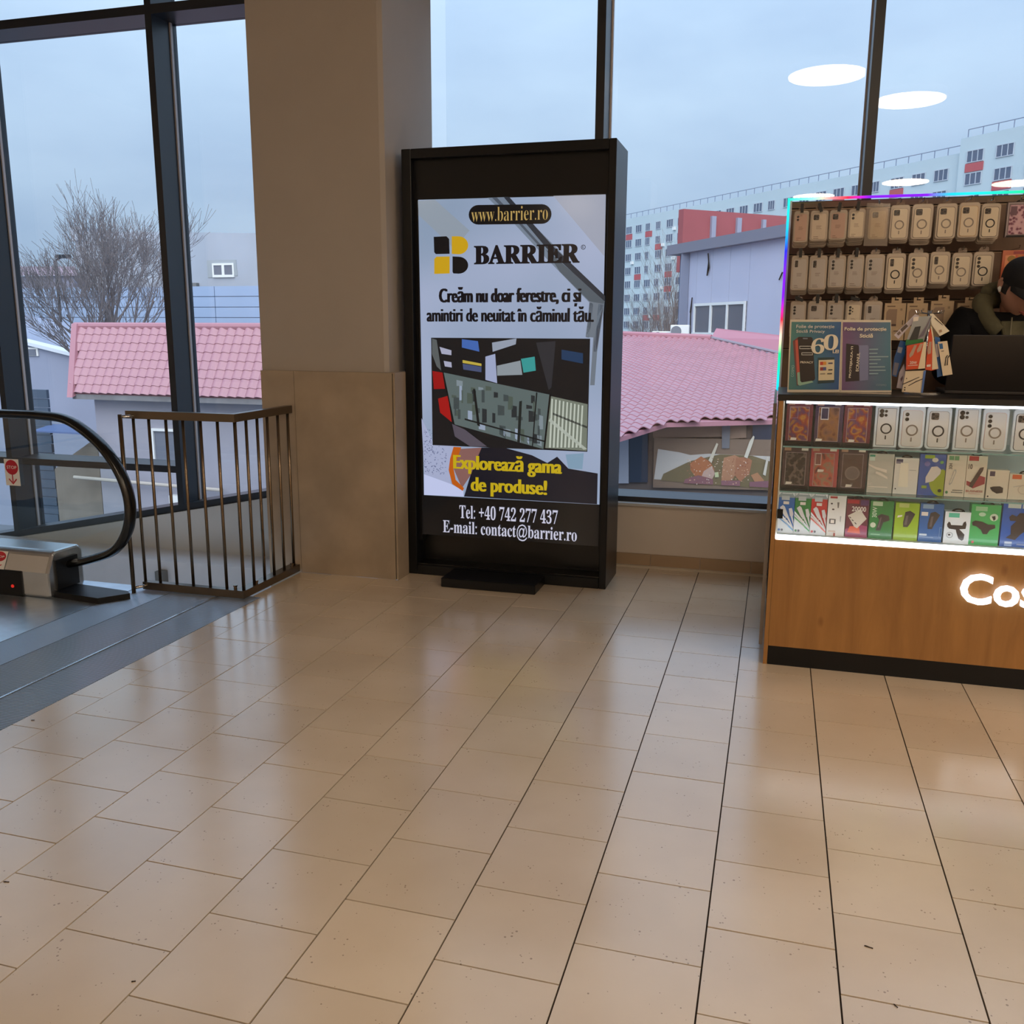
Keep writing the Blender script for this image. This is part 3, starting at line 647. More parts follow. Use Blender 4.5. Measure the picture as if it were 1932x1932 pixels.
MB().tube([(.0, PY-.006, 2.088), (2.6, PY-.006, 2.088)], .0065, 8).build('rgb_light_strip', rainbow('rgb_top', 0, [(0, TEAL), (.045, (140, 245, 210)), (.085, (245, 120, 130)), (.11, REDL), (.15, PUR), (.25, PUR), (.29, CY_), (.36, TEAL), (.42, GRN), (1, TEAL)], 1.6), sw, smooth=True)
HOOKM = mat('hook_chrome', (190, 190, 190), .2, 1)
# ---- hanging case packs
BL = mat('blister_plastic', (186, 172, 156), .18, coat=.6); BL2 = mat('blister_edge', (150, 134, 118), .22, coat=.5)
CS = [mat('case_frost', (206, 190, 170), .35), mat('case_rose', (190, 158, 142), .35), mat('case_clear', (214, 200, 176), .15, coat=.8), mat('case_grey', (186, 178, 170), .3)]
LENS = mat('lens_black', (12, 12, 14), .15, coat=.5); RGD = mat('ring_dark', (34, 30, 28), .4); RGG = mat('ring_grey', (132, 122, 112), .3, .3); INSERT = mat('insert_print', (120, 100, 84), .6)
CAMB = mat('camera_block', (82, 72, 66), .25, coat=.5)
def case_parts(root, w, h, d, style, tint, border, ringm, sharp=False, tr_=None):
    """a rounded tray, the phone case in it, lens holes and magnet ring; local coordinates, back on y=0"""
    MB().rrect(-w/2, w/2, 0, h, 0, d*.6, w*(.04 if sharp else .16), (tr_ or (BL2, BL))[0]).rrect(-w/2+.002, w/2-.002, .002, h-.002, -d*.6, d*.15, w*(.04 if sharp else .15), (tr_ or (BL2, BL))[1]).build('tray', None, root, local=True)
    cw, ch, z0 = w*.76, h*.83, h*.055
    mb = MB()
    if border: mb.rrect(-cw/2-.0015, cw/2+.0015, z0-.0015, z0+ch+.0015, -d*.75, d*.16, cw*(.04 if sharp else .16), border)
    mb.rrect(-cw/2, cw/2, z0, z0+ch, -d*.75, d*.25, cw*(.03 if sharp else .15), tint)
    mb.build('phone_case', None, root, local=True)
    yf = -d; zt = z0+ch; lx = -cw/2+cw*.2; ln = MB(); r = cw*.105
    if 'two' in style:
        for q in (0, 1): ln.disc((lx, yf, zt-cw*.22-q*cw*.27), r, 'Y', -.0012, 12, LENS)
    elif 'three' in style:
        for q in range(3): ln.disc((lx, yf, zt-cw*.2-q*cw*.26), r, 'Y', -.0012, 12, LENS)
        if 'extra' in style:
            for q in range(2): ln.disc((lx+cw*.2, yf, zt-cw*.3-q*cw*.26), r*.5, 'Y', -.0012, 10, LENS)
    elif 'square' in style:
        ln.rrect(-cw*.42, -cw*.02, zt-cw*.47, zt-cw*.07, yf, .0012, cw*.07, CAMB)
        for a, b in ((-.31, .18), (-.31, .36), (-.13, .27)): ln.disc((a*cw, yf-.0012, zt-b*cw), cw*.075, 'Y', -.001, 12, LENS)
    elif 'pill' in style:
        ln.rrect(-cw*.38, -cw*.14, zt-cw*.62, zt-cw*.1, yf, .0012, cw*.05, CAMB)
        for b in (.2, .36, .52): ln.disc((-cw*.26, yf-.0012, zt-b*cw), cw*.07, 'Y', -.001, 10, LENS)
    elif 'quad' in style:
        for q in range(2):
            ln.disc((lx, yf, zt-cw*.17-q*cw*.24), r*1.25, 'Y', -.0012, 14, LENS); ln.disc((lx+cw*.24, yf, zt-cw*.17-q*cw*.24), r*.8, 'Y', -.0012, 12, LENS)
    ln.build('lens_holes', None, root, local=True)
    if ringm:
        zc = z0+ch*.45; rr = cw*.32
        rg = MB().ring((0, yf, zc), rr*.74, rr, .001, 24, ringm)
        rg.box(-cw*.035, cw*.035, yf-.001, yf, zc-rr-cw*.32, zc-rr-cw*.09, ringm)
        rg.build('magnet_ring', None, root, local=True)
    else:
        pr = MB()
        for k in range(3): pr.box(-cw*.2, cw*.2*random.uniform(.5, 1), yf-.0003, yf, h*.48-k*.006, h*.48-k*.006+.0016, INSERT)
        for k in range(2): pr.box(-cw*.36, -cw*.36+cw*random.uniform(.2, .5), yf-.0003, yf, h*.13-k*.008, h*.13-k*.008+.002, INSERT)
        pr.build('case_print', None, root, local=True, kind='stuff')
ORD = ['first', 'second', 'third', 'fourth', 'fifth', 'sixth', 'seventh', 'eighth', 'ninth', 'tenth']
LOOK = {'two': 'two black lens holes', 'three': 'three lens holes', 'three extra': 'three lens holes beside two dots', 'square': 'a square camera block', 'pill': 'a tall camera window'}
STOP = mat('black_hook_stop', (14, 13, 13), .4)
HOOKROOT = sw
def hang(x0, y0, x1, y1, style, row, idx, tint=0, border=None, ring=None, behind=3, stop=None, note='', drop=0):
    Yf = 4.80
    a = P(x0, (y0+y1)/2, Yf); b = P(x1, (y0+y1)/2, Yf); zt = P((x0+x1)/2, y0, Yf).z; zb = P((x0+x1)/2, y1, Yf).z
    w, h, d = b.x-a.x, zt-zb, .012; xc = (a.x+b.x)/2
    what = ('magnet ring and ' if ring else '')+LOOK[style]
    nm = f'{"bordered" if border else "clear"} phone case pack with {what}, {ORD[idx]} on {row} hooks'
    if ring is None and not border: nm = f'frosted phone case pack with {what}, {ORD[idx]} on {row} hooks'
    r = thing('phone_case_pack', nm, 'phone case', (xc, Yf, zb), f'phone cases on the {row} row of hooks')
    case_parts(r, w, h, d, style, CS[tint], border, ring)
    tab = MB().rrect(-w*.22, w*.22, h-.004, h+.022, 0, .0015, .008, glass('tab_clear', (.93, .9, .88), .08)); tab.build('hang_tab', None, r, local=True)
    tray = [c for c in r.children if c.name.startswith('tray')][0]; tb = [c for c in r.children if c.name.startswith('hang_tab')][0]
    for k in range(behind):
        q = thing('phone_case_pack', f'clear case pack tucked behind the front pack on the {ORD[idx]} {row} hook', 'phone case', (xc+random.uniform(-.004, .004), Yf+.022*(k+1), zb-.0065*(k+1)+random.uniform(-.002, .002)), f'packs behind the {ORD[idx]} front pack of the {row} row')
        copy_part(tray, q); copy_part(tb, q)
    hk = MB(); hz_ = zt+.014
    hk.tube([(xc, PY+.002, hz_+.004), (xc, Yf-.02, hz_), (xc, Yf-.028, hz_+.012)], .0022, 6, HOOKM)
    o = hk.build('hook', None, HOOKROOT)
    if stop is not None:
        s = MB(); an = stop; u = Vector((math.cos(an), 0, math.sin(an))); n = Vector((-math.sin(an), 0, math.cos(an))); c = Vector((xc, Yf-.028, hz_-.004))
        s.prism([c-u*.007-n*.022, c+u*.007-n*.022, c+u*.007+n*.02, c-u*.007+n*.02], (0, -.012, 0)); s.build('security_stop', STOP, o)
R1 = [(1497, 398, 1525, 458, 'two', 1, None, None, 3, 0.03), (1528, 397, 1562, 455, 'square', 0, None, None, 4, .3), (1564, 396, 1598, 453, 'square', 1, None, None, 4, -.1), (1600, 394, 1632, 450, 'two', 2, None, None, 4, -.06), (1638, 392, 1674, 452, 'square', 2, None, None, 0, None),
      (1678, 387, 1715, 453, 'square', 2, RGG, RGG, 2, None), (1719, 385, 1759, 452, 'square', 2, RGG, RGG, 3, None), (1765, 384, 1804, 451, 'square', 2, RGD, RGG, 3, None), (1807, 382, 1847, 449, 'square', 2, mat('gold_frame', (176, 140, 84), .3, .6), RGG, 2, None), (1849, 384, 1886, 450, 'square', 2, RGD, RGD, 3, None)]
for i, q in enumerate(R1): hang(*q[:5], 'top', i, q[5], q[6], q[7], q[8], q[9])
R2 = [(1492, 482, 1524, 548, 'pill', 3, None, None, 3, .0), (1526, 482, 1560, 547, 'pill', 3, None, None, 3, .0), (1562, 482, 1595, 543, 'three', 3, None, None, 4, -.05), (1597, 481, 1629, 544, 'three', 3, None, None, 4, -.02), (1631, 480, 1668, 545, 'three', 3, None, None, 3, None),
      (1670, 478, 1707, 548, 'pill', 2, RGD, RGD, 2, None), (1711, 477, 1750, 544, 'three', 2, RGG, RGG, 2, None), (1753, 475, 1791, 536, 'pill', 2, RGG, RGG, 3, None), (1794, 477, 1832, 541, 'three', 2, RGG, RGG, 2, None), (1834, 475, 1873, 540, 'three', 2, RGD, RGD, 2, None)]
for i, q in enumerate(R2): hang(*q[:5], 'middle', i, q[5], q[6], q[7], q[8], q[9])
R3 = [(1490, 568, 1520, 632, 'three', 3, None, None, 2, 1.1), (1523, 568, 1557, 632, 'square', 3, None, None, 2, .0), (1559, 567, 1591, 632, 'three', 3, None, None, 2, .0), (1594, 568, 1625, 632, 'three extra', 2, None, None, 2, 1.3), (1629, 568, 1663, 632, 'pill', 3, None, None, 2, None)]
for i, q in enumerate(R3): hang(*q[:5], 'bottom', i, q[5], q[6], q[7], q[8], q[9])
# plastic bag round the fifth pack of the top row
def flat(name, label, cat, pts, Y, th, m, group=None):
    q = [P(x, y, Y) for x, y in pts]; c = sum(q, Vector())/len(q); t_ = thing(name, label, cat, (c.x, Y, min(p.z for p in q)), group)
    MB().prism(q, (0, th, 0)).build('body', m, t_); return t_
bg_ = flat('plastic_bag', 'clear cellophane bag around the fifth phone case of the top row', 'bag', [(1636, 383), (1680, 384), (1674, 464), (1629, 464)], 4.778, .002, glass('cellophane', (.9, .86, .8), .1, .12))
hb = MB(); p = P(1658, 383, 4.78); hb.tube([(p.x, PY, p.z+.004), (p.x, 4.775, p.z), (p.x, 4.77, p.z+.012)], .0022, 6, HOOKM); hb.build('hook', None, sw)
# ---- printed cartons and packs (hanging and in the case)
def carton(name, label, cat, px, Y, depth, base, art, group, z0=None, tab=None, rnd=0, extra=None):
    x0, y0, x1, y1 = px
    a = P(x0, (y0+y1)/2, Y); b = P(x1, (y0+y1)/2, Y); zt = P((x0+x1)/2, y0, Y).z; zb = P((x0+x1)/2, y1, Y).z if z0 is None else z0
    w, h = b.x-a.x, zt-zb; xc = (a.x+b.x)/2
    r = thing(name, label, cat, (xc, Y, zb), group)
    mb = MB()
    if rnd: mb.rrect(-w/2, w/2, 0, h, depth, depth, rnd)
    else: mb.box(-w/2, w/2, 0, depth, 0, h)
    mb.build('carton', base, r, local=True)
    pr = MB(); d = 0
    for it in art:
        d += .0004; k = it[0]; X = lambda u: -w/2+u*w; Z = lambda v: v*h
        if k == 'r': pr.poly([(X(it[1]), -d, Z(it[2])), (X(it[3]), -d, Z(it[2])), (X(it[3]), -d, Z(it[4])), (X(it[1]), -d, Z(it[4]))], it[5])
        elif k == 'p': pr.poly([(X(u), -d, Z(v)) for u, v in it[1]], it[2])
        elif k == 'e': pr.poly([(X(it[1])+it[3]*w*math.cos(j*math.pi/10), -d, Z(it[2])+it[4]*h*math.sin(j*math.pi/10)) for j in range(20)], it[5])
        elif k == 'o': pr.ring((X(it[1]), -d, Z(it[2])), it[3]*w*.82, it[3]*w, .0004, 22, it[4])
        elif k == 'f':                        # outline frame
            x_0, z_0, x_1, z_1 = X(it[1]), Z(it[2]), X(it[3]), Z(it[4]); q = it[6]*w
            for u0, v0, u1, v1 in ((x_0, z_0, x_1, z_0+q), (x_0, z_1-q, x_1, z_1), (x_0, z_0, x_0+q, z_1), (x_1-q, z_0, x_1, z_1)): pr.poly([(u0, -d, v0), (u1, -d, v0), (u1, -d, v1), (u0, -d, v1)], it[5])
        elif k == 't':
            up = len(it) > 7 and it[7]
            if up: text(pr, it[1], (X(it[4]), -d, Z(it[3])), UZ, Vector((-1, 0, 0)), Z(it[5])-Z(it[3]), X(it[4])-X(it[2]), it[6], .015)
            else: text(pr, it[1], (X(it[2]), -d, Z(it[3])), UX, UZ, X(it[4])-X(it[2]), Z(it[5])-Z(it[3]), it[6], .015)
    if art: pr.build('printed_art', None, r, local=True)
    if tab is not None:
        tm, u0, u1, hh = tab; tb = MB(); x_0, x_1 = -w/2+u0*w, -w/2+u1*w; xm = (x_0+x_1)/2; rw = (x_1-x_0)/2
        n = 12
        outer = [(xm+rw*math.cos(math.pi*j/n), h+hh*math.sin(math.pi*j/n)) for j in range(n+1)]
        inner = [(xm+rw*.55*math.cos(math.pi*j/n), h+hh*.2+hh*.35*math.sin(math.pi*j/n)) for j in range(n+1)]
        for j in range(n): tb.prism([(outer[j][0], .002, outer[j][1]), (outer[j+1][0], .002, outer[j+1][1]), (inner[j+1][0], .002, inner[j+1][1]), (inner[j][0], .002, inner[j][1])], (0, .002, 0))
        tb.prism([(x_0, .002, h-.002), (x_1, .002, h-.002), (inner[0][0], .002, inner[0][1]), (inner[-1][0], .002, inner[-1][1])], (0, .002, 0))
        tb.build('hang_tab', tm, r, local=True)
    return r
def C2(x0, y0, x1, y1): k = .25466; return (1440+x0*k, 720+y0*k, 1440+x1*k, 720+y1*k)
FLW = pattern('blossom_print', [(70, 38, 78), (110, 58, 84), (176, 116, 48), (140, 56, 40), (92, 50, 86), (150, 98, 50)], 34)
BRW = pattern('brown_scene_print', [(86, 56, 48), (132, 90, 72), (144, 98, 62), (104, 58, 40)], 40)
LEO = pattern('leopard_print', [(20, 17, 17), (26, 21, 20), (40, 33, 31), (96, 84, 80)], 58, smooth=False)
FLR = pattern('red_flower_print', [(160, 52, 48), (176, 100, 80), (148, 118, 96), (180, 84, 66), (92, 46, 44)], 36)
LEOP = pattern('pink_leopard_print', [(92, 40, 66), (120, 66, 90), (190, 150, 164), (200, 160, 172)], 62, smooth=False)
MAR, NAV, PLU = mat('carton_maroon', (104, 36, 52), .25, coat=.4), mat('carton_navy', (58, 42, 74), .25, coat=.4), mat('carton_plum', (62, 40, 46), .25, coat=.4)
PNK = mat('carton_red', (166, 62, 66), .25, coat=.4)
K = BLACK
PRICE = mat('price_sticker', (226, 216, 206), .5)
def fancy(u0, basem, pat, cam, price, ring=False):
    a = [('r', .0, 0, 1, .075, K), ('r', .12, .09, .86, .86, pat), ('f', .12, .09, .86, .86, ink((190, 170, 176)), .012), ('r', .68, .91, .92, .965, PRICE), ('r', .06, .90, .3, .97, ink((176, 132, 110)))]
    if cam == 'tall': a += [('r', .2, .58, .48, .86, ink((210, 204, 206))), ('r', .225, .6, .455, .84, ink((44, 40, 72)))]
    if cam == 'big': a += [('f', .14, .6, .44, .84, ink((150, 112, 132)), .014)]
    if cam == 'left': a += [('r', .16, .58, .38, .86, ink((220, 200, 196))), ('r', .18, .6, .36, .84, ink((120, 70, 64)))]
    if ring: a += [('e', .5, .42, .27, .155, ink((104, 90, 88))), ('o', .5, .42, .27, ink((128, 114, 110))), ('r', .46, .13, .54, .2, ink((90, 78, 76)))]
    a.append(('p', [(price[0], price[1]), (price[0]+.22, price[1]+.01), (price[0]+.24, price[1]+.06), (price[0]+.02, price[1]+.065)], PRICE))
    return a
YC = 4.03
ZR = (.964, .772, .5755)
gA = 'patterned boxes in the display case'
carton('phone_case_box', 'maroon phone case box with yellow blossom print, first on the top case shelf', 'phone case', C2(170, 140, 365, 445), YC, .022, MAR, fancy(0, MAR, FLW, 'big', (.2, .09)), gA, ZR[0])
carton('phone_case_box', 'navy phone case box with brown print and tall camera hole, top case shelf', 'phone case', C2(382, 145, 590, 460), YC, .022, NAV, fancy(0, NAV, BRW, 'tall', (.06, .085)), gA, ZR[0])
carton('phone_case_box', 'maroon phone case box with blossom print, third on the top case shelf', 'phone case', C2(597, 150, 800, 465), YC, .022, MAR, fancy(0, MAR, FLW, 'big', (.2, .09)), gA, ZR[0])
carton('phone_case_box', 'dark phone case box with leopard print, first on the middle case shelf', 'phone case', C2(138, 480, 342, 795), YC, .022, PLU, fancy(0, PLU, LEO, '', (.16, .1)), gA, ZR[1])
carton('phone_case_box', 'red phone case box with poppy print, second on the middle case shelf', 'phone case', C2(348, 485, 552, 805), YC, .022, PNK, fancy(0, PNK, FLR, 'left', (.26, .42)), gA, ZR[1])
carton('phone_case_box', 'dark brown phone case box with round magnet ring on the middle case shelf', 'phone case', C2(558, 490, 765, 815), YC, .022, PLU, fancy(0, PLU, mat('brown_gloss', (74, 52, 48), .15, coat=.6), '', (.28, .1), True), gA, ZR[1])
TRAYC = (mat('clear_tray_edge', (190, 200, 206), .2, coat=.6), mat('clear_tray', (212, 222, 228), .15, coat=.8))
def inbox(px, style, label, border, ring, tint=2, sharp=False):
    Y = YC; x0, y0, x1, y1 = px
    a = P(x0, (y0+y1)/2, Y); b = P(x1, (y0+y1)/2, Y); zt = P((x0+x1)/2, y0, Y).z; zb = ZR[0]
    r = thing('phone_case_pack', label, 'phone case', ((a.x+b.x)/2, Y+.012, zb), 'clear cases on the top shelf of the display case')
    case_parts(r, b.x-a.x, zt-zb, .014, style, CS[tint], border, ring, sharp, TRAYC)
CS.append(mat('case_mirror', (206, 204, 200), .12, coat=1)); 
MIR = 4
inbox(C2(825, 160, 1000, 470), 'quad', 'square-cornered clear case pack with dark ring, top case shelf beside the blossom box', RGD, RGD, MIR, True)
inbox(C2(1010, 178, 1197, 480), 'two', 'clear case pack with pale pink frame, second clear one on the top case shelf', mat('pink_frame', (206, 170, 160), .3), RGG, MIR)
inbox(C2(1205, 185, 1392, 482), 'square', 'clear case pack with dark ring and grey square camera, top case shelf', RGG, RGD, MIR)
inbox(C2(1415, 170, 1607, 490), 'quad', 'square-cornered clear case pack with faint grey ring, top case shelf', RGG, RGG, MIR, True)
inbox(C2(1622, 195, 1817, 495), 'three', 'clear case pack with three lenses and white stand, top case shelf', mat('pink_frame', (206, 170, 160), .3), RGG, MIR)
inbox(C2(1845, 205, 2040, 500), 'square', 'clear case pack with thick black ring cut by the right picture edge', RGD, RGD, MIR)
WB = mat('carton_white', (222, 218, 212), .4, coat=.2); CREAM = mat('carton_cream', (216, 204, 186), .45, coat=.2)
TABK = BLACK
gB = 'accessory boxes on the middle case shelf'
G_, DG, LGY, TXT = ink((86, 150, 120)), ink((40, 44, 40)), ink((170, 168, 164)), ink((64, 54, 50))
carton('cable_box', 'pale grey cable box with green corner logo and two white plugs', 'box', C2(775, 535, 962, 830), YC, .02, mat('carton_grey', (190, 188, 180), .3, coat=.5), [('r', .03, .82, .24, .97, ink((206, 222, 214))), ('r', .03, .92, .24, .97, ink((34, 140, 110))), ('p', [(.0, .74), (.3, .66), (.74, .6), (.74, .52), (.3, .6), (0, .7)], PRICE), ('p', [(.3, .5), (.6, .42), (.8, .36), (.78, .42), (.5, .52), (.32, .55)], PRICE), ('t', '1C.', .04, .19, .24, .25, PRICE), ('r', .04, .14, .82, .165, PRICE), ('r', .04, .1, .3, .112, PRICE)], gB, ZR[1], (TABK, .3, .72, .012))
carton('earphone_box', 'white box with painted glare and purple corner label, second plain box of middle shelf', 'box', C2(968, 565, 1146, 835), YC, .025, WB, [('r', .05, .84, .33, .96, ink((66, 62, 96))), ('r', .05, .86, .33, .89, ink((150, 148, 170))), ('p', [(.2, .2), (.62, .2), (.56, .86), (.24, .86)], ink((236, 228, 212))), ('r', .62, .66, .9, .675, LGY), ('e', .1, .14, .03, .02, TXT)], gB, ZR[1], (TABK, .26, .72, .013))  # the pale wedge is glare painted into the printed art
carton('charger_box', 'blue and lime charger box with a white plug on the middle case shelf', 'box', C2(1152, 540, 1345, 852), YC, .03, mat('carton_blue', (54, 90, 170), .35, coat=.3), [('p', [(1, .62), (.9, .66), (.6, .5), (.42, .3), (.5, .16), (.64, .05), (.8, 0), (1, 0)], ink((150, 166, 40))), ('r', .18, .9, .56, .985, ink((150, 176, 40))), ('p', [(.46, .7), (.68, .72), (.84, .64), (.82, .54), (.58, .36), (.46, .33), (.28, .3), (.27, .44)], ink((214, 206, 202))), ('e', .58, .87, .12, .055, PRICE), ('e', .29, .77, .11, .06, ink((110, 110, 180))), ('e', .84, .82, .07, .04, ink((110, 170, 90))), ('e', .85, .13, .07, .04, DG), ('r', .14, .17, .34, .24, ink((140, 170, 60)))], gB, ZR[1])
carton('headset_box', 'cream headset box with green logo and upright 30H lettering', 'box', C2(1352, 545, 1500, 832), YC, .03, CREAM, [('r', .1, .88, .34, .98, ink((96, 150, 104))), ('r', .37, .88, .6, .98, ink((96, 150, 104))), ('t', '30H', .12, .66, .3, .8, TXT, True), ('p', [(.2, .3), (.24, .27), (.34, .32), (.52, .6), (.5, .66), (.4, .66)], LGY), ('p', [(.23, .32), (.3, .33), (.48, .6), (.42, .63)], CREAM), ('e', .12, .1, .07, .035, ink((70, 130, 80))), ('r', .4, .15, .92, .165, TXT), ('r', .34, .1, .92, .115, TXT)], gB, ZR[1])
carton('headset_box', 'cream box with red logo, number 10 and BUSINESS lettering', 'box', C2(1503, 550, 1652, 832), YC, .03, CREAM, [('r', .08, .88, .56, .99, ink((176, 48, 48))), ('t', '10', .08, .68, .28, .8, ink((60, 36, 34))), ('p', [(.05, .4), (.3, .36), (.5, .56), (.96, .5), (.96, .34), (.4, .22), (.06, .3)], ink((150, 50, 60))), ('p', [(.2, .26), (.36, .24), (.82, .66), (.84, .74), (.66, .72), (.24, .34)], ink((66, 50, 46))), ('t', 'BUSINESS', .06, .13, .9, .18, ink((160, 62, 50))), ('r', .2, .09, .8, .1, ink((190, 120, 110)))], gB, ZR[1], (TABK, .16, .72, .014))
carton('adapter_box', 'small cream box with purple logo and black adapter picture', 'box', C2(1656, 655, 1816, 862), YC, .04, CREAM, [('r', .1, .78, .34, .95, ink((62, 50, 78))), ('p', [(.16, .38), (.3, .42), (.62, .44), (.78, .38), (.78, .22), (.5, .18), (.28, .26)], ink((36, 30, 30))), ('e', .1, .07, .04, .03, TXT), ('r', .1, .68, .3, .69, LGY)], gB, ZR[1])
carton('adapter_box', 'small cream box with orange logo at the right picture edge', 'box', C2(1818, 685, 1985, 872), YC, .04, CREAM, [('r', .12, .8, .54, .97, ink((206, 96, 50))), ('o', .66, .4, .24, ink((196, 180, 164))), ('p', [(.2, .5), (.5, .56), (.5, .54), (.2, .48)], LGY)], gB, ZR[1], (TABK, .42, .9, .014))
gC = 'accessory boxes on the bottom case shelf'
WHT_C = mat('carton_bright', (226, 230, 234), .4, coat=.2)
def cable(px, dark, pale, label, words):
    h_ = [('r', .0, 0, 1, 1, WHT_C), ('p', [(0, .47), (1, .1), (1, .86), (0, .86)], dark), ('p', [(0, .86), (1, .86), (1, .88), (.8, .98), (.2, .98), (0, .9)], ink((150, 160, 166))), ('r', .22, .95, .8, .975, WHT_C), ('r', .2, .8, .68, .9, ink((190, 196, 200))), ('r', .32, .7, .66, .77, PRICE),
          ('p', [(0, .42), (0, .34), (1, .06), (1, .1)], pale), ('p', [(0, .55), (0, .49), (1, .1), (1, .14)], WHT_C), ('p', [(0, .38), (.02, .34), (1, .02), (1, .06)], WHT_C),
          ('p', [(.12, .62), (.3, .68), (.42, .64), (.66, .42), (.6, .36), (.42, .42)], ink((206, 202, 200))), ('p', [(.66, .6), (.84, .62), (.96, .48), (.94, .42), (.76, .42)], ink((200, 198, 198))), ('p', [(.55, .4), (.66, .42), (1, .14), (1, .1)], ink((206, 204, 204))), ('p', [(.8, .42), (.92, .42), (1, .26), (1, .2)], ink((206, 204, 204))),
          ('e', .14, .08, .07, .028, dark), ('e', .32, .08, .07, .028, ink((70, 70, 80)))]
    r = carton('cable_box', label, 'box', px, YC, .02, WHT_C, h_, gC, ZR[2])
    mb = MB(); w_ = (P(px[2], 980, YC)-P(px[0], 980, YC)).x; hh = P(px[0], px[1], YC).z-ZR[2]
    dr = Vector((1, 0, -.62*hh/w_*.45)).normalized(); up = Vector((-dr.z, 0, dr.x))
    text(mb, words, (-w_*.42, -.009, hh*.41), dr, up, w_*.62, hh*.075, PRICE, .02); text(mb, 'Fast charging', (-w_*.34, -.009, hh*.30), dr, up, w_*.6, hh*.04, PRICE, .01)
    mb.build('printed_words', None, r, local=True)
cable(C2(106, 815, 229, 1128), ink((24, 96, 170)), ink((110, 170, 220)), 'white and blue cable box, first on the bottom case shelf', '3.1A Fast')
cable(C2(231, 820, 350, 1136), ink((28, 122, 56)), ink((90, 170, 110)), 'white and green cable box, second on the bottom case shelf', '3.0A Fast')
cable(C2(352, 827, 470, 1145), ink((190, 42, 40)), ink((226, 110, 100)), 'white and red cable box with 2.4A lettering on the bottom case shelf', '2.4A Fast')
carton('earphone_box', 'slim white earphone box with small red logo on the bottom case shelf', 'box', C2(475, 845, 608, 1148), YC, .025, WB, [('r', .1, .93, .5, .98, ink((170, 40, 44))), ('e', .2, .8, .06, .02, TXT), ('p', [(.5, .84), (.62, .84), (.6, .7), (.54, .7)], ink((110, 106, 104))), ('e', .3, .66, .07, .02, TXT), ('r', .12, .3, .48, .42, ink((90, 88, 88))), ('r', .2, .32, .4, .4, PRICE), ('p', [(.7, .5), (.78, .5), (.76, .36), (.72, .36)], LGY), ('r', .1, .1, .5, .13, ink((200, 170, 150))), ('r', .4, .0, .5, .08, ink((150, 60, 50)))], gC, ZR[2])
carton('power_bank_box', 'dark red power bank box with 20000 lettering and white power bank', 'box', C2(612, 870, 776, 1160), YC, .035, mat('carton_wine', (92, 22, 48), .3, coat=.5), [('p', [(0, 0), (1, 0), (1, .3), (.6, .34), (0, .2)], ink((150, 50, 90))), ('p', [(.1, .12), (.7, .1), (.62, .3), (.2, .28)], ink((214, 90, 60))), ('r', .02, .88, .56, .98, ink((170, 20, 44))), ('r', .62, .84, .98, .98, ink((84, 44, 96))), ('p', [(.08, .56), (.62, .74), (.94, .5), (.54, .24), (.4, .28)], ink((206, 194, 178))), ('t', '20000', .24, .68, .88, .81, PRICE), ('p', [(.14, .52), (.22, .49), (.24, .51), (.16, .54)], TXT), ('p', [(.26, .45), (.34, .42), (.36, .44), (.28, .47)], TXT), ('p', [(.4, .38), (.48, .34), (.5, .36), (.42, .4)], TXT)], gC, ZR[2], (TABK, .28, .76, .014))
PLUG = ink((50, 44, 44)); PLUG2 = ink((96, 88, 88))
carton('car_charger_box', 'dark green car charger box with upright 30W lettering', 'box', C2(786, 885, 960, 1168), YC, .035, mat('carton_green', (24, 120, 52), .35, coat=.4), [('r', .1, .87, .52, .98, ink((176, 196, 160))), ('t', '30W', .1, .56, .3, .84, ink((190, 214, 190)), True), ('p', [(.32, .6), (.5, .66), (.82, .62), (.86, .5), (.6, .44), (.5, .22), (.3, .22), (.42, .5)], PLUG), ('p', [(.46, .56), (.52, .58), (.44, .3), (.38, .3)], PLUG2), ('e', .17, .36, .12, .07, ink((200, 206, 180))), ('r', .1, .1, .5, .13, ink((120, 180, 120)))], gC, ZR[2], (TABK, .25, .76, .014))
carton('car_charger_box', 'lime green car charger box on the bottom case shelf', 'box', C2(972, 900, 1150, 1178), YC, .035, mat('carton_lime', (146, 178, 26), .35, coat=.4), [('r', .14, .88, .56, .99, ink((190, 196, 110))), ('p', [(.42, .76), (.62, .8), (.84, .72), (.66, .46), (.56, .36), (.38, .36), (.36, .48)], PLUG), ('p', [(.46, .66), (.56, .68), (.52, .42), (.42, .42)], PLUG2), ('p', [(.1, .6), (.3, .64), (.3, .68), (.12, .66)], PRICE)], gC, ZR[2])
carton('car_charger_box', 'mid blue car charger box with dark plug on the bottom case shelf', 'box', C2(1156, 905, 1330, 1190), YC, .035, mat('carton_azure', (24, 92, 160), .35, coat=.4), [('r', .1, .87, .56, .98, ink((130, 160, 190))), ('r', .06, .68, .34, .78, PRICE), ('p', [(.44, .76), (.64, .8), (.86, .72), (.64, .46), (.56, .34), (.38, .34), (.36, .46)], PLUG), ('p', [(.48, .66), (.58, .68), (.54, .4), (.44, .4)], PLUG2), ('r', .04, .16, .36, .21, ink((200, 214, 230))), ('r', .04, .12, .64, .13, ink((150, 180, 214))), ('f', .88, .14, 1, .4, ink((110, 150, 190)), .02)], gC, ZR[2], (TABK, .24, .76, .014))
HOLD = ink((46, 38, 38))
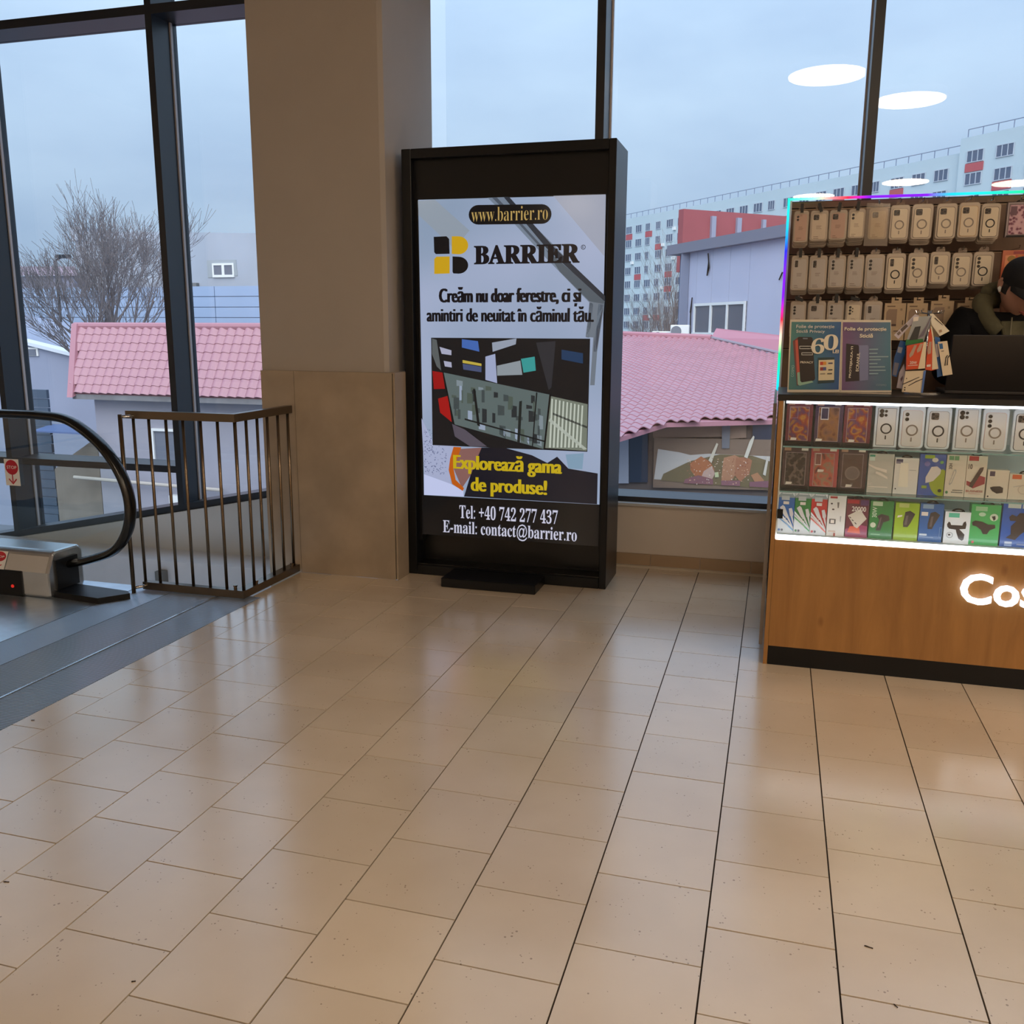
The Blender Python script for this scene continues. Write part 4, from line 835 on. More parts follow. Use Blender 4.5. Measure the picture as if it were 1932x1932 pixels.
carton('phone_holder_box', 'white phone holder box with mint logo and black clamp picture', 'box', C2(1340, 965, 1530, 1202), YC, .045, WHT_C, [('r', .14, .82, .56, .96, ink((90, 190, 160))), ('p', [(.1, .6), (.16, .68), (.22, .66), (.26, .58), (.7, .58), (.74, .68), (.82, .72), (.86, .62), (.84, .48), (.6, .46), (.82, .3), (.8, .14), (.74, .1), (.6, .16), (.5, .34), (.46, .44), (.2, .46), (.12, .52)], HOLD), ('o', .24, .26, .13, ink((150, 160, 166))), ('e', .22, .27, .05, .03, HOLD)], gC, ZR[2], (TABK, .24, .76, .014))
carton('phone_holder_box', 'light green phone holder box on the bottom case shelf', 'box', C2(1532, 912, 1752, 1212), YC, .045, mat('carton_mint', (62, 170, 92), .35, coat=.4), [('r', .14, .84, .54, .95, ink((150, 196, 150))), ('e', .38, .76, .12, .05, ink((180, 214, 180))), ('e', .78, .7, .14, .09, ink((200, 214, 190))), ('p', [(.7, .72), (.82, .74), (.84, .66), (.78, .62)], HOLD), ('p', [(.06, .56), (.16, .6), (.4, .58), (.6, .52), (.84, .52), (.86, .44), (.68, .38), (.6, .28), (.46, .28), (.38, .38), (.22, .46), (.08, .48)], HOLD), ('r', .1, .04, .18, .1, ink((206, 90, 90)))], gC, ZR[2], (TABK, .3, .76, .014))
carton('phone_holder_box', 'large royal blue phone holder box cut by the right picture edge', 'box', C2(1765, 892, 2020, 1225), YC, .05, mat('carton_royal', (16, 84, 170), .35, coat=.4), [('r', .14, .86, .52, .97, ink((200, 204, 196))), ('r', .56, .86, .9, .95, ink((190, 196, 200))), ('p', [(.2, .66), (.28, .72), (.42, .68), (.5, .76), (.9, .76), (.94, .5), (.6, .3), (.44, .16), (.16, .2), (.3, .28), (.28, .46), (.42, .58), (.24, .58)], HOLD), ('r', .14, .07, .36, .12, ink((190, 204, 230))), ('r', .14, .02, .36, .06, ink((150, 180, 226))), ('r', .5, .05, .9, .08, ink((120, 140, 190)))], gC, ZR[2], (TABK, .4, .86, .014))
# ---- cardboard packs and patterned packs on the wall
KRAFT = mat('kraft_card', (196, 170, 136), .6, var=.04, scale=20)
def wall_hook(x, y):
    p = P(x, y, 4.8); hk = MB(); hk.tube([(p.x, PY, p.z+.003), (p.x, 4.785, p.z), (p.x, 4.778, p.z+.012)], .0022, 6, HOOKM); hk.build('hook', None, sw)
for i, (x0, y0, x1, y1) in enumerate([(1667, 572, 1707, 642), (1709, 572, 1748, 642), (1754, 568, 1797, 640), (1804, 572, 1848, 642)]):
    r = carton('cable_carton', ['kraft window carton on the sixth hook of the bottom row', 'kraft window carton on the seventh hook of the bottom row', 'kraft window carton on the eighth hook, just left of the person', 'kraft window carton half hidden by the person’s shoulder'][i].replace('’', "'"), 'box', (x0, y0, x1, y1), 4.80, .03, KRAFT, [('p', [(.1, .44), (.1, .76), (.2, .84), (.6, .84), (.6, .44)], ink((150, 124, 102))), ('r', .1, .38, .6, .44, ink((84, 56, 42))), ('r', .12, .9, .5, .93, ink((120, 96, 74))), ('r', .88, .42, .92, .54, ink((70, 40, 32))), ('r', .5, .24, .72, .26, ink((80, 56, 44))), ('r', .74, .8, .84, .86, ink((160, 136, 108)))], 'kraft cartons on the bottom row of hooks')
    w_ = (P(x1, y0, 4.8)-P(x0, y0, 4.8)).x; h_ = P(x0, y0, 4.8).z-P(x0, y1, 4.8).z
    tb = MB(); tb.box(-w_*.2, w_*.28, .002, .004, h_, h_+.012); tb.box(-w_*.2, -w_*.06, .002, .004, h_+.012, h_+.018); tb.box(w_*.14, w_*.28, .002, .004, h_+.012, h_+.018); tb.box(-w_*.2, w_*.28, .002, .004, h_+.018, h_+.026); tb.build('hang_tab', KRAFT, r, local=True)
    wall_hook((x0+x1)/2+2, y0-8)
carton('phone_case_box', 'pink leopard phone case box hanging at the right end of the top row', 'phone case', (1899, 381, 1950, 447), 4.80, .03, mat('carton_silver', (120, 104, 108), .25, coat=.5), [('r', .1, .08, .92, .92, LEOP), ('f', .02, .02, .98, .98, ink((170, 158, 160)), .03), ('r', .04, .0, .98, .05, K), ('r', .12, .62, .36, .88, ink((100, 66, 82)))], 'patterned boxes on the wall', None, (TABK, .3, .8, .012))
wall_hook(1925, 378)
carton('phone_case_box', 'orange floral phone case box hanging behind the man in the cap', 'phone case', (1888, 472, 1955, 562), 4.80, .03, mat('carton_orange', (196, 104, 72), .25, coat=.5), [('r', .08, .06, .94, .9, pattern('orange_flower_print', [(214, 120, 70), (226, 150, 104), (200, 90, 60), (190, 120, 60)], 26)), ('r', .3, .92, .7, .98, ink((150, 50, 50))), ('e', .26, .82, .12, .07, ink((150, 110, 40)))], 'patterned boxes on the wall')
wall_hook(1922, 468)
# ---- counter-top signs
def QS(x, y, d=0): return P(1470+.1294*x, 540+.1294*y, 4.1)+Vector((0, -d, 0))
ACR = mat('acrylic_edge', (214, 204, 186), .3, coat=.5)
def gradm(name, c0, c1):
    m = bpy.data.materials.new(name); m.use_nodes = True; t = m.node_tree; b = t.nodes['Principled BSDF']
    c = t.nodes.new('ShaderNodeTexCoord'); x = t.nodes.new('ShaderNodeSeparateXYZ'); r = t.nodes.new('ShaderNodeValToRGB')
    r.color_ramp.elements[0].color = lin(c0)+(1,); r.color_ramp.elements[1].color = lin(c1)+(1,)
    t.links.new(c.outputs['Generated'], x.inputs[0]); t.links.new(x.outputs[0], r.inputs[0]); t.links.new(r.outputs[0], b.inputs['Base Color']); b.inputs['Roughness'].default_value = .25
    return m
def qtext(mb, s, x0, y0, x1, y1, m, d, bold=.01, up=False):     # ink box x0..x1, y0 (top) .. y1 (bottom)
    a, b, c = QS(x0, y1), QS(x1, y1), QS(x0, y0)
    if up: text(mb, s, (b.x, 4.1-d, b.z), UZ, Vector((-1, 0, 0)), c.z-a.z, b.x-a.x, m, bold)
    else: text(mb, s, (a.x, 4.1-d, a.z), UX, UZ, b.x-a.x, c.z-a.z, m, bold)
SW = ink((206, 208, 206)); SWB = ink((226, 220, 202))
def sign(label, outer, inner, gm, loc):
    t_ = thing('price_sign', label, 'sign', loc, 'acrylic signs on the kiosk worktop')
    MB().prism([QS(*p) for p in outer], (0, .006, 0)).build('acrylic_holder', ACR, t_)
    MB().poly([QS(*p, .0012) for p in inner]).build('poster', gm, t_)
    bs = MB(); a, b = QS(*outer[3]), QS(*outer[2]); bs.box(a.x, b.x, 4.106, 4.17, 1.1792, 1.184); bs.build('holder_foot', ACR, t_)
    return t_
s1 = sign('blue acrylic sign with phone picture and big 60 LEI price on the worktop', [(162, 488), (915, 488), (885, 1545), (118, 1545)], [(182, 520), (905, 520), (868, 1508), (138, 1508)], gradm('poster_teal_blue', (84, 136, 134), (52, 92, 150)), (.14, 4.1, 1.18))
mb = MB(); d = .002
for pts, c in ([(200, 800), (280, 740), (330, 1420), (260, 1450)], (120, 66, 66)), ([(235, 790), (285, 780), (300, 1300), (262, 1320)], (196, 92, 76)), ([(262, 1260), (300, 1250), (330, 1400), (470, 1370), (500, 1400), (300, 1450), (270, 1430)], (150, 190, 170)), ([(285, 738), (470, 742), (488, 760), (525, 1345), (510, 1372), (330, 1402), (308, 1380), (272, 760)], (40, 34, 36)), ([(345, 752), (415, 755), (416, 772), (346, 770)], (120, 130, 146)), \
        ([(565, 1042), (806, 1036), (806, 1400), (566, 1416)], (40, 66, 72)), ([(576, 1078), (805, 1070), (800, 1366), (572, 1374)], (222, 210, 178)), ([(596, 1102), (686, 1098), (686, 1146), (596, 1150)], (190, 66, 40)), ([(640, 1100), (686, 1098), (686, 1146), (640, 1148)], (220, 150, 60)), ([(597, 1182), (686, 1178), (684, 1226), (595, 1230)], (150, 52, 52)), ([(640, 1180), (686, 1178), (684, 1226), (640, 1228)], (84, 88, 140)), ([(716, 1114), (780, 1112), (780, 1132), (716, 1134)], (70, 72, 110)), ([(716, 1212), (776, 1208), (776, 1226), (716, 1228)], (60, 56, 50)), ([(596, 1270), (670, 1266), (670, 1284), (596, 1286)], (150, 140, 120)), ([(700, 1268), (770, 1264), (770, 1282), (700, 1284)], (90, 84, 76)):
    d += .0003; mb.poly([QS(*p, d) for p in pts], ink(c))
for bx in ((295, 870, 470, 915), (325, 965, 490, 1005)):
    for q in ((bx[0], bx[1], bx[2], bx[1]+9), (bx[0], bx[3]-9, bx[2], bx[3]), (bx[0], bx[1], bx[0]+9, bx[3]), (bx[2]-9, bx[1], bx[2], bx[3])): mb.poly([QS(q[0], q[1], .0075), QS(q[2], q[1], .0075), QS(q[2], q[3], .0075), QS(q[0], q[3], .0075)], SW)
mb.build('phone_picture', None, s1)
mb = MB(); qtext(mb, 'Folie de protecţie', 248, 562, 803, 624, SW, .008, .012); qtext(mb, 'Sticlă Privacy', 248, 632, 665, 690, SW, .008, .012)
qtext(mb, serif('6'), 462, 756, 652, 985, SWB, .009, .0); qtext(mb, serif('0'), 640, 702, 850, 930, SWB, .0095, .0); qtext(mb, 'LEI', 778, 925, 865, 975, SWB, .0085, .03)
qtext(mb, 'PRIVACY', 308, 1092, 495, 1124, SWB, .0085, .02); qtext(mb, 'COSMO', 172, 1150, 210, 1320, ink((150, 190, 186)), .0085, .0, True)
mb.build('lettering', None, s1)
s2 = sign('purple acrylic sign about glass screen protectors standing right of the 60 LEI sign', [(918, 490), (1632, 494), (1640, 1548), (890, 1545)], [(930, 524), (1624, 526), (1634, 1518), (912, 1516)], gradm('poster_purple_blue', (118, 84, 128), (76, 128, 150)), (.34, 4.1, 1.18))
mb = MB(); d = .002
for pts, c in ([(980, 836), (1150, 856), (1164, 880), (1170, 1378), (966, 1392)], (40, 32, 40)), ([(1164, 862), (1290, 858), (1304, 880), (1298, 1368), (1172, 1380)], (122, 128, 168)), *[([(1312, y), (1312+w_, y-2), (1312+w_, y+16), (1312, y+18)], (140, 172, 186)) for y, w_ in ((912, 130), (970, 120), (1020, 280), (1062, 170), (1120, 120), (1168, 230), (1218, 240), (1266, 130))]:
    d += .0004; mb.poly([QS(*p, d) for p in pts], ink(c))
mb.build('glass_picture', None, s2)
mb = MB(); qtext(mb, 'Folie de protecţie', 948, 596, 1560, 662, SWB, .008, .028); qtext(mb, 'Sticlă', 1170, 690, 1362, 750, SWB, .008, .028)
qtext(mb, 'PROTEJEAZA-TI', 1012, 876, 1052, 1336, SWB, .0085, .02, True); qtext(mb, 'ECRANUL', 1114, 968, 1156, 1240, SWB, .0085, .02, True); qtext(mb, 'COSMO', 1412, 1424, 1560, 1452, ink((132, 160, 178)), .0085, .0)
mb.build('lettering', None, s2)
# ---- revolving stand with cable packets
def Q3(x, y, Y): return P(1680+.15527*x, 460+.15527*y, Y)
cs = thing('packet_stand', 'small chrome revolving stand carrying cable packets beside the laptop', 'stand', (.56, 4.2, 1.18))
c0 = Q3(390, 1790, 4.2); sx_ = c0.x; zt_ = Q3(400, 850, 4.2).z
mb = MB(); mb.disc((sx_, 4.2, 1.1792), .075, 'Z', .008, 28); mb.build('base', CHROME, cs)
MB().tube([(sx_, 4.2, 1.185), (sx_, 4.2, zt_+.012)], .005, 8).build('pole', CHROME, cs, smooth=True)
pg = MB()
for k in range(8): a = k*math.pi/4; pg.tube([(sx_, 4.2, zt_), (sx_+.05*math.cos(a), 4.2+.05*math.sin(a), zt_+.004), (sx_+.055*math.cos(a), 4.2+.055*math.sin(a), zt_+.014)], .0018, 5)
pg.build('pegs', CHROME, cs)
def packet(label, pts, Y, m, arts=(), th=.006, words=None):
    q = [Q3(x, y, Y) for x, y in pts]; c = sum(q, Vector())/len(q)
    r = thing('cable_packet', label, 'packet', (c.x, Y, min(p.z for p in q)), 'cable packets on the revolving stand')
    MB().prism(q, (0, th, 0)).build('card', m, r)
    if arts:
        mb = MB(); d = .0006
        for ap, am in arts: d += .0005; mb.poly([Q3(x, y, Y)+Vector((0, -d, 0)) for x, y in ap], am)
        if words:
            s, x0, y0, x1, y1, wm = words; a, b, e = Q3(x0, y1, Y), Q3(x1, y1, Y), Q3(x0, y0, Y)
            text(mb, s, (a.x, Y-d-.0006, a.z), UX, UZ, b.x-a.x, e.z-a.z, wm, .01)
        mb.build('printed_art', None, r)
    return r
LAV = mat('packet_lilac', (206, 196, 206), .3, coat=.4); ORA = mat('packet_orange', (206, 72, 28), .35, coat=.3); PBL = mat('packet_blue', (28, 92, 160), .35, coat=.3); PGR = mat('packet_clear', (150, 156, 160), .15, coat=.8)
packet('pale packet arm with small dark label pointing down left from the stand top', [(300, 855), (352, 872), (96, 1158), (45, 1108)], 4.13, LAV, [([(120, 1040), (190, 975), (215, 1000), (140, 1075)], ink((90, 76, 70))), ([(75, 1090), (110, 1060), (130, 1085), (95, 1115)], ink((120, 104, 96)))])
packet('deep blue packet hanging at the left side of the stand', [(120, 1175), (185, 1190), (178, 1330), (75, 1620), (18, 1602), (48, 1380)], 4.15, PBL, [([(95, 1250), (150, 1262), (130, 1330), (82, 1318)], ink((170, 174, 186))), ([(50, 1440), (105, 1450), (70, 1600), (28, 1590)], ink((130, 132, 150)))])
packet('green and clear packet near the top of the stand', [(290, 890), (505, 875), (405, 1190), (330, 1215), (180, 1235)], 4.11, PGR, [([(190, 1165), (395, 1155), (400, 1195), (180, 1232)], ink((30, 120, 50))), ([(300, 1010), (370, 1000), (330, 1160), (225, 1175)], ink((36, 40, 44))), ([(280, 890), (345, 885), (335, 935), (275, 945)], PRICE), ([(430, 1000), (480, 900), (500, 890), (400, 1120), (330, 1150)], ink((110, 104, 120)))])
packet('cream packet spreading to the right from the stand top', [(480, 850), (520, 848), (718, 1060), (600, 1122), (500, 985)], 4.12, mat('packet_cream', (224, 216, 196), .4, coat=.3), [([(540, 895), (640, 985), (632, 990), (534, 905)], ink((60, 50, 46))), ([(585, 1050), (620, 1040), (628, 1070), (594, 1082)], ink((170, 140, 110)))])
packet('orange packet with 20W lettering in front of the stand', [(200, 1240), (432, 1190), (418, 1512), (190, 1532)], 4.06, ORA, [([(405, 1195), (436, 1190), (420, 1512), (335, 1522)], ink((224, 208, 176))), ([(290, 1230), (320, 1232), (275, 1350), (235, 1385), (228, 1350)], ink((176, 150, 130))), ([(360, 1215), (395, 1212), (365, 1300), (325, 1325), (320, 1290)], ink((186, 150, 126))), ([(210, 1478), (330, 1470), (330, 1476), (210, 1484)], PRICE)], .02, ('20W', 232, 1425, 318, 1462, PRICE))
packet('narrow orange packet turned sideways behind the 20W packet', [(470, 1070), (500, 1000), (582, 1518), (500, 1542), (424, 1530)], 4.09, ORA, [([(488, 1000), (505, 1010), (582, 1518), (505, 1530), (510, 1150)], ink((224, 210, 180))), ([(470, 1190), (500, 1190), (490, 1330), (455, 1345), (448, 1300)], ink((180, 150, 130))), ([(440, 1470), (490, 1464), (486, 1492), (440, 1496)], PRICE)], .012)
packet('white packet showing two thin black cables lowest on the stand', [(185, 1548), (432, 1540), (392, 1812), (140, 1800)], 4.07, mat('packet_white', (222, 206, 178), .4, coat=.3), [([(140, 1705), (245, 1660), (350, 1615), (352, 1622), (240, 1675), (150, 1712)], ink((50, 40, 36))), ([(215, 1722), (310, 1668), (395, 1636), (396, 1644), (312, 1680), (222, 1728)], ink((50, 40, 36))), ([(402, 1545), (432, 1540), (392, 1812), (370, 1810)], ink((70, 110, 180))), ([(190, 1630), (200, 1628), (200, 1642), (190, 1644)], DIRT), ([(165, 1740), (182, 1740), (182, 1754), (165, 1754)], DIRT), ([(162, 1768), (180, 1768), (180, 1782), (162, 1782)], DIRT)], .02)
packet('blue packet with tall white card at the right of the stand', [(540, 1128), (600, 1140), (650, 1600), (570, 1622)], 4.10, PBL, [([(545, 1215), (580, 1220), (590, 1370), (560, 1380)], ink((196, 190, 196)))], .01)
packet('white card with blue square and two black cords leaning on the laptop', [(576, 1192), (690, 1180), (755, 1586), (638, 1606)], 4.08, mat('packet_white', (222, 206, 178), .4), [([(590, 1215), (632, 1210), (640, 1275), (600, 1280)], ink((40, 96, 150))), ([(655, 1480), (668, 1380), (690, 1350), (698, 1356), (678, 1390), (668, 1480)], ink((40, 34, 32))), ([(682, 1476), (692, 1380), (715, 1350), (722, 1360), (702, 1390), (696, 1474)], ink((40, 34, 32))), ([(615, 1300), (650, 1296), (650, 1306), (616, 1310)], ink((120, 110, 100)))], .004)
packet('lilac packet at the lower left of the stand behind the sign', [(110, 1560), (165, 1460), (180, 1560), (140, 1760), (75, 1750)], 4.12, LAV, [([(120, 1640), (150, 1600), (150, 1640), (128, 1680)], ink((120, 96, 110)))], .008)
# ---- laptop
lp = thing('laptop', 'open black laptop seen from behind its lid on the kiosk worktop', 'laptop', (.87, 4.3, 1.18))
LX0, LX1 = .684, 1.045
hz = 1.192; th_ = math.atan2(.075, .232)
ld = MB(); a, b = Vector((0, 4.215, hz)), Vector((0, 4.140, 1.424)); n_ = Vector((0, .95, .3))*.007
ld.prism([(LX0, a.y, a.z), (LX1, a.y, a.z), (LX1, b.y, b.z), (LX0, b.y, b.z)], n_)
bev(ld.build('lid', mat('laptop_shell', (34, 29, 28), .45, var=.05, scale=40), lp), .004, 2)
MB().poly([Vector((LX0+.01, a.y, a.z+.01))+n_*1.05, Vector((LX1-.01, a.y, a.z+.01))+n_*1.05, Vector((LX1-.01, b.y, b.z-.01))+n_*1.05, Vector((LX0+.01, b.y, b.z-.01))+n_*1.05]).build('display', mat('laptop_display', (8, 8, 10), .15, emit=(120, 130, 150), estr=.5), lp)
bev(MB().box(LX0, LX1, 4.215, 4.455, 1.1795, 1.195).build('base', _m['laptop_shell'], lp), .004, 2)
kb = MB()
for r_ in range(5):
    for c_ in range(13): kb.box(LX0+.03+c_*.023, LX0+.05+c_*.023, 4.25+r_*.021, 4.268+r_*.021, 1.195, 1.1965)
kb.build('keyboard', BLACK, lp, kind='stuff')
# ================================================================== THE PERSON BEHIND THE COUNTER
pe = thing('person', 'person in black cap, dark jacket and olive hood, head bowed behind the laptop', 'person', (1.04, 4.66, 0))
SKIN = mat('skin', (196, 148, 126), .5, var=.05, scale=14)
def skinmesh(name, verts, edges, radii, sub=2, extra=None, voxel=None, matl=None, parent=None, smooth=True):
    me = bpy.data.meshes.new(name); me.from_pydata(verts, edges, []); o = bpy.data.objects.new(name, me); COL.objects.link(o)
    m = o.modifiers.new('skin', 'SKIN'); m.use_smooth_shade = True
    for i, r in enumerate(radii):
        r = r if isinstance(r, tuple) else (r, r)
        me.skin_vertices[0].data[i].radius = r
        me.skin_vertices[0].data[i].use_root = (i == 0)
    s = o.modifiers.new('sub', 'SUBSURF'); s.levels = sub; s.render_levels = sub
    dg = bpy.context.evaluated_depsgraph_get(); dg.update()
    out = bpy.data.meshes.new_from_object(o.evaluated_get(dg)); bpy.data.objects.remove(o)
    bm = bmesh.new(); bm.from_mesh(out)
    for e in (extra or []): bm.from_mesh(e)
    bm.to_mesh(out); bm.free()
    o = bpy.data.objects.new(name, out); COL.objects.link(o)
    if voxel:
        r = o.modifiers.new('remesh', 'REMESH'); r.mode = 'VOXEL'; r.voxel_size = voxel; r.use_smooth_shade = True
        k = o.modifiers.new('smooth', 'SMOOTH'); k.factor = .5; k.iterations = 2
        dg = bpy.context.evaluated_depsgraph_get(); dg.update()
        o2 = bpy.data.meshes.new_from_object(o.evaluated_get(dg)); bpy.data.objects.remove(o)
        o = bpy.data.objects.new(name, o2); COL.objects.link(o)
    o.data.materials.clear(); o.data.materials.append(matl)
    o.data.polygons.foreach_set('use_smooth', [True]*len(o.data.polygons))
    if parent is not None:
        o.data.transform(Matrix.Translation(-parent.location)); o.parent = parent
    return o
# head, built looking along -Y, then bowed and turned to the right of the picture
HC = P(1926, 545, 4.60)
def headmat():
    return Matrix.Translation(HC) @ Matrix.Rotation(math.radians(15), 4, 'Z') @ Matrix.Rotation(math.radians(27), 4, 'X') @ Matrix.Rotation(math.radians(4), 4, 'Y')
HM = headmat()
def g(x, s): return math.exp(-(x/s)**2)
def head_mesh():
    vs, fs = [], []; NU, NV = 48, 34
    for i in range(NV+1):
        ph = math.pi*i/NV; z = math.cos(ph); s = math.sin(ph)
        for j in range(NU):
            a = 2*math.pi*j/NU; x = math.sin(a)*s; y = -math.cos(a)*s      # y<0 is the face
            X, Y, Z = x*.076, y*.097, z*.122
            if z < 0:
                k = min(1, -z); X *= 1-.34*k*k; 
                if y < 0: Y *= 1-.05*k
                else: Y *= 1-.42*k
            if y < 0:
                f = -y
                Y += .010*f*(1 if abs(x) < .8 else .5)*(1-.3*abs(z))
                Y -= .021*g(X, .011)*g(Z+.022, .017)+.010*g(X, .009)*g(Z-.004, .020)    # nose
                Y += .011*(g(X-.031, .014)+g(X+.031, .014))*g(Z-.010, .012)             # eye sockets
                Y -= .006*g(Z-.030, .010)*g(X, .045)                                     # brow
                Y -= .006*g(X, .022)*g(Z+.060, .006)+.007*g(X, .020)*g(Z+.071, .007)    # lips
                Y += .004*g(X, .02)*g(Z+.0655, .0025)
                Y -= .012*g(X, .022)*g(Z+.102, .018)                                     # chin
                X += math.copysign(.004, X)*g(abs(X)-.05, .02)*g(Z+.02, .025)            # cheekbones
            vs.append((X, Y, Z))
    for i in range(NV):
        for j in range(NU): fs.append((i*NU+j, i*NU+(j+1) % NU, (i+1)*NU+(j+1) % NU, (i+1)*NU+j))
    me = bpy.data.meshes.new('head'); me.from_pydata(vs, [], fs); me.transform(HM); return me
def ear_mesh(s):
    mb = MB(); path = [(s*.075, .012, .026), (s*.085, .022, .034), (s*.088, .034, .022), (s*.086, .034, .0), (s*.080, .022, -.022), (s*.074, .010, -.030)]
    mb.tube(spline(path, 3), .0075, 6); mb.tube([(s*.072, .012, .02), (s*.078, .022, .0), (s*.072, .012, -.022)], .012, 6)
    me = bpy.data.meshes.new('ear'); me.from_pydata(mb.v, [], mb.f); me.transform(HM); return me
hw = lambda x, y, z: tuple(HM @ Vector((x, y, z)))
V = [(1.045, 4.74, .94), (1.045, 4.73, 1.10), (1.045, 4.71, 1.26), (1.04, 4.69, 1.44), (1.04, 4.675, 1.52), hw(0, .03, -.095), hw(0, .012, -.04)]
ED = [(0, 1), (1, 2), (2, 3), (3, 4), (4, 5), (5, 6)]
RA = [(.13, .10), (.125, .095), (.14, .10), (.13, .095), (.07, .065), (.058, .06), (.05, .05)]
def chain(start, pts, rs):
    p = start
    for q, r in zip(pts, rs): V.append(tuple(q)); RA.append(r); ED.append((p, len(V)-1)); p = len(V)-1
    return p
arm = {}
for s, sh, el, wr in ((-1, (.835, 4.68, 1.475), (.745, 4.62, 1.265), (.835, 4.455, 1.235)), (1, (1.235, 4.68, 1.475), (1.325, 4.60, 1.265), (1.0, 4.44, 1.24))):
    sh, el, wr = Vector(sh), Vector(el), Vector(wr)
    k = chain(3, [sh, sh.lerp(el, .5), el, el.lerp(wr, .5), wr], [.062, .05, .043, .037, .028])
    fwd = (wr-el).normalized(); pal = wr+Vector((.03*(-s), -.055, -.012)); side = Vector((1, -.1, 0)).normalized()
    k = chain(k, [wr.lerp(pal, .55), pal], [(.034, .018), (.036, .016)])
    for fi, (off, ln) in enumerate(((-.030, .066), (-.010, .076), (.010, .072), (.029, .058))):
        b0 = pal+side*off+Vector((0, -.012, 0)); chain(k, [b0, b0+Vector((0, -ln*.45, .006)), b0+Vector((0, -ln*.8, -.006)), b0+Vector((0, -ln, -.018))], [.0095, .009, .0085, .0075])
    th0 = wr.lerp(pal, .5)+side*(-s)*.034
    chain(k-1, [th0, th0+side*(-s)*.018+Vector((0, -.028, -.004)), th0+side*(-s)*.014+Vector((0, -.052, -.012))], [.011, .010, .0085])
for s in (-1, 1):
    x = 1.045+s*.095
    k = chain(0, [(x, 4.73, .86), (x+s*.015, 4.70, .48), (x+s*.02, 4.74, .09), (x+s*.025, 4.66, .035)], [.088, .058, .045, .038])
body = skinmesh('body', V, ED, RA, 1, [head_mesh(), ear_mesh(-1), ear_mesh(1)], .0065, SKIN, pe)
JK = mat('jacket_cloth', (10, 10, 14), .8, spec=.2, var=.2, scale=40, bump=.25, bscale=26)
jv = [(1.045, 4.735, .84), (1.045, 4.73, 1.06), (1.045, 4.71, 1.24), (1.04, 4.69, 1.43), (1.04, 4.69, 1.49)]
je = [(0, 1), (1, 2), (2, 3), (3, 4)]; jr = [(.20, .15), (.195, .15), (.20, .15), (.17, .125), (.10, .085)]
for s, sh, el, wr in ((-1, (.822, 4.68, 1.478), (.735, 4.62, 1.25), (.830, 4.475, 1.238)), (1, (1.25, 4.68, 1.478), (1.335, 4.60, 1.25), (1.03, 4.455, 1.243))):
    sh, el, wr = Vector(sh), Vector(el), Vector(wr); p = 3
    for q, r in ((sh, .095), (sh.lerp(el, .45)+Vector((s*.012, 0, 0)), .085), (el, .074), (el.lerp(wr, .5), .062), (wr, .047)):
        jv.append(tuple(q)); jr.append(r); je.append((p, len(jv)-1)); p = len(jv)-1
skinmesh('jacket', jv, je, jr, 2, None, None, JK, pe)
zp = MB(); zp.tube(spline([(1.075, 4.555, 1.44), (1.085, 4.535, 1.33), (1.08, 4.545, 1.15), (1.07, 4.57, .95)], 5), .004, 6); zp.build('zip', mat('zip_metal', (90, 84, 76), .3, .9), pe)
tv = [(1.045, 4.74, .92)]; te = []; trr = [(.17, .13)]
for s in (-1, 1):
    x = 1.045+s*.095; p = 0
    for q, r in (((x, 4.735, .84), .105), ((x+s*.015, 4.70, .48), .08), ((x+s*.02, 4.74, .1), .072)):
        tv.append(q); trr.append(r); te.append((p, len(tv)-1)); p = len(tv)-1
skinmesh('trousers', tv, te, trr, 2, None, None, mat('trouser_cloth', (30, 30, 36), .8), pe)
for s in (-1, 1):
    x = 1.045+s*.12
    mb = MB(); mb.tube([(x, 4.80, .045), (x, 4.72, .05), (x+s*.005, 4.64, .042), (x+s*.008, 4.58, .034)], [.04, .044, .042, .03], 12); mb.build('shoe', BLACK, pe, smooth=True)
# olive hood bunched round the neck, with two cords
HD = mat('hood_cloth', (92, 88, 66), .85, var=.12, scale=30, bump=.2, bscale=60)
hp = []; hr_ = []; hx, hy = HC.x, HC.y+.055
for k in range(26):
    a = -2.6+5.2*k/25                     # open at the front
    hp.append((hx+.138*math.sin(a), hy+.088*math.cos(a), 1.56+.035*math.cos(a)-.085*max(0, abs(a)-1.5))); hr_.append(.034+.014*math.cos(a*.6))
mb = MB(); mb.tube(hp, hr_, 14, up=(0, 0, 1))
mb.tube([(hx-.125*math.cos(q), hy+.10*math.sin(q), 1.615+.02*math.sin(q)) for q in [math.pi*i/16 for i in range(17)]], [.022+.014*math.sin(math.pi*i/16) for i in range(17)], 12, up=(0, 0, 1))
hd = mb.build('hood', HD, pe, smooth=True); 
fr = MB(); fr.prism([(hx-.075, 4.56, 1.485), (hx+.075, 4.56, 1.485), (hx+.055, 4.535, 1.33), (hx-.045, 4.535, 1.33)], (0, .03, 0)); bev(fr.build('hoodie_front', HD, pe), .01, 2)
mb = MB()
for o_ in (-.032, .022): mb.tube(spline([(hx+o_, 4.555, 1.50), (hx+o_-.004, 4.535, 1.43), (hx+o_+.006, 4.525, 1.34)], 4), .0032, 6)
mb.build('hood_cord', mat('cord_cloth', (124, 118, 96), .8), pe, smooth=True)
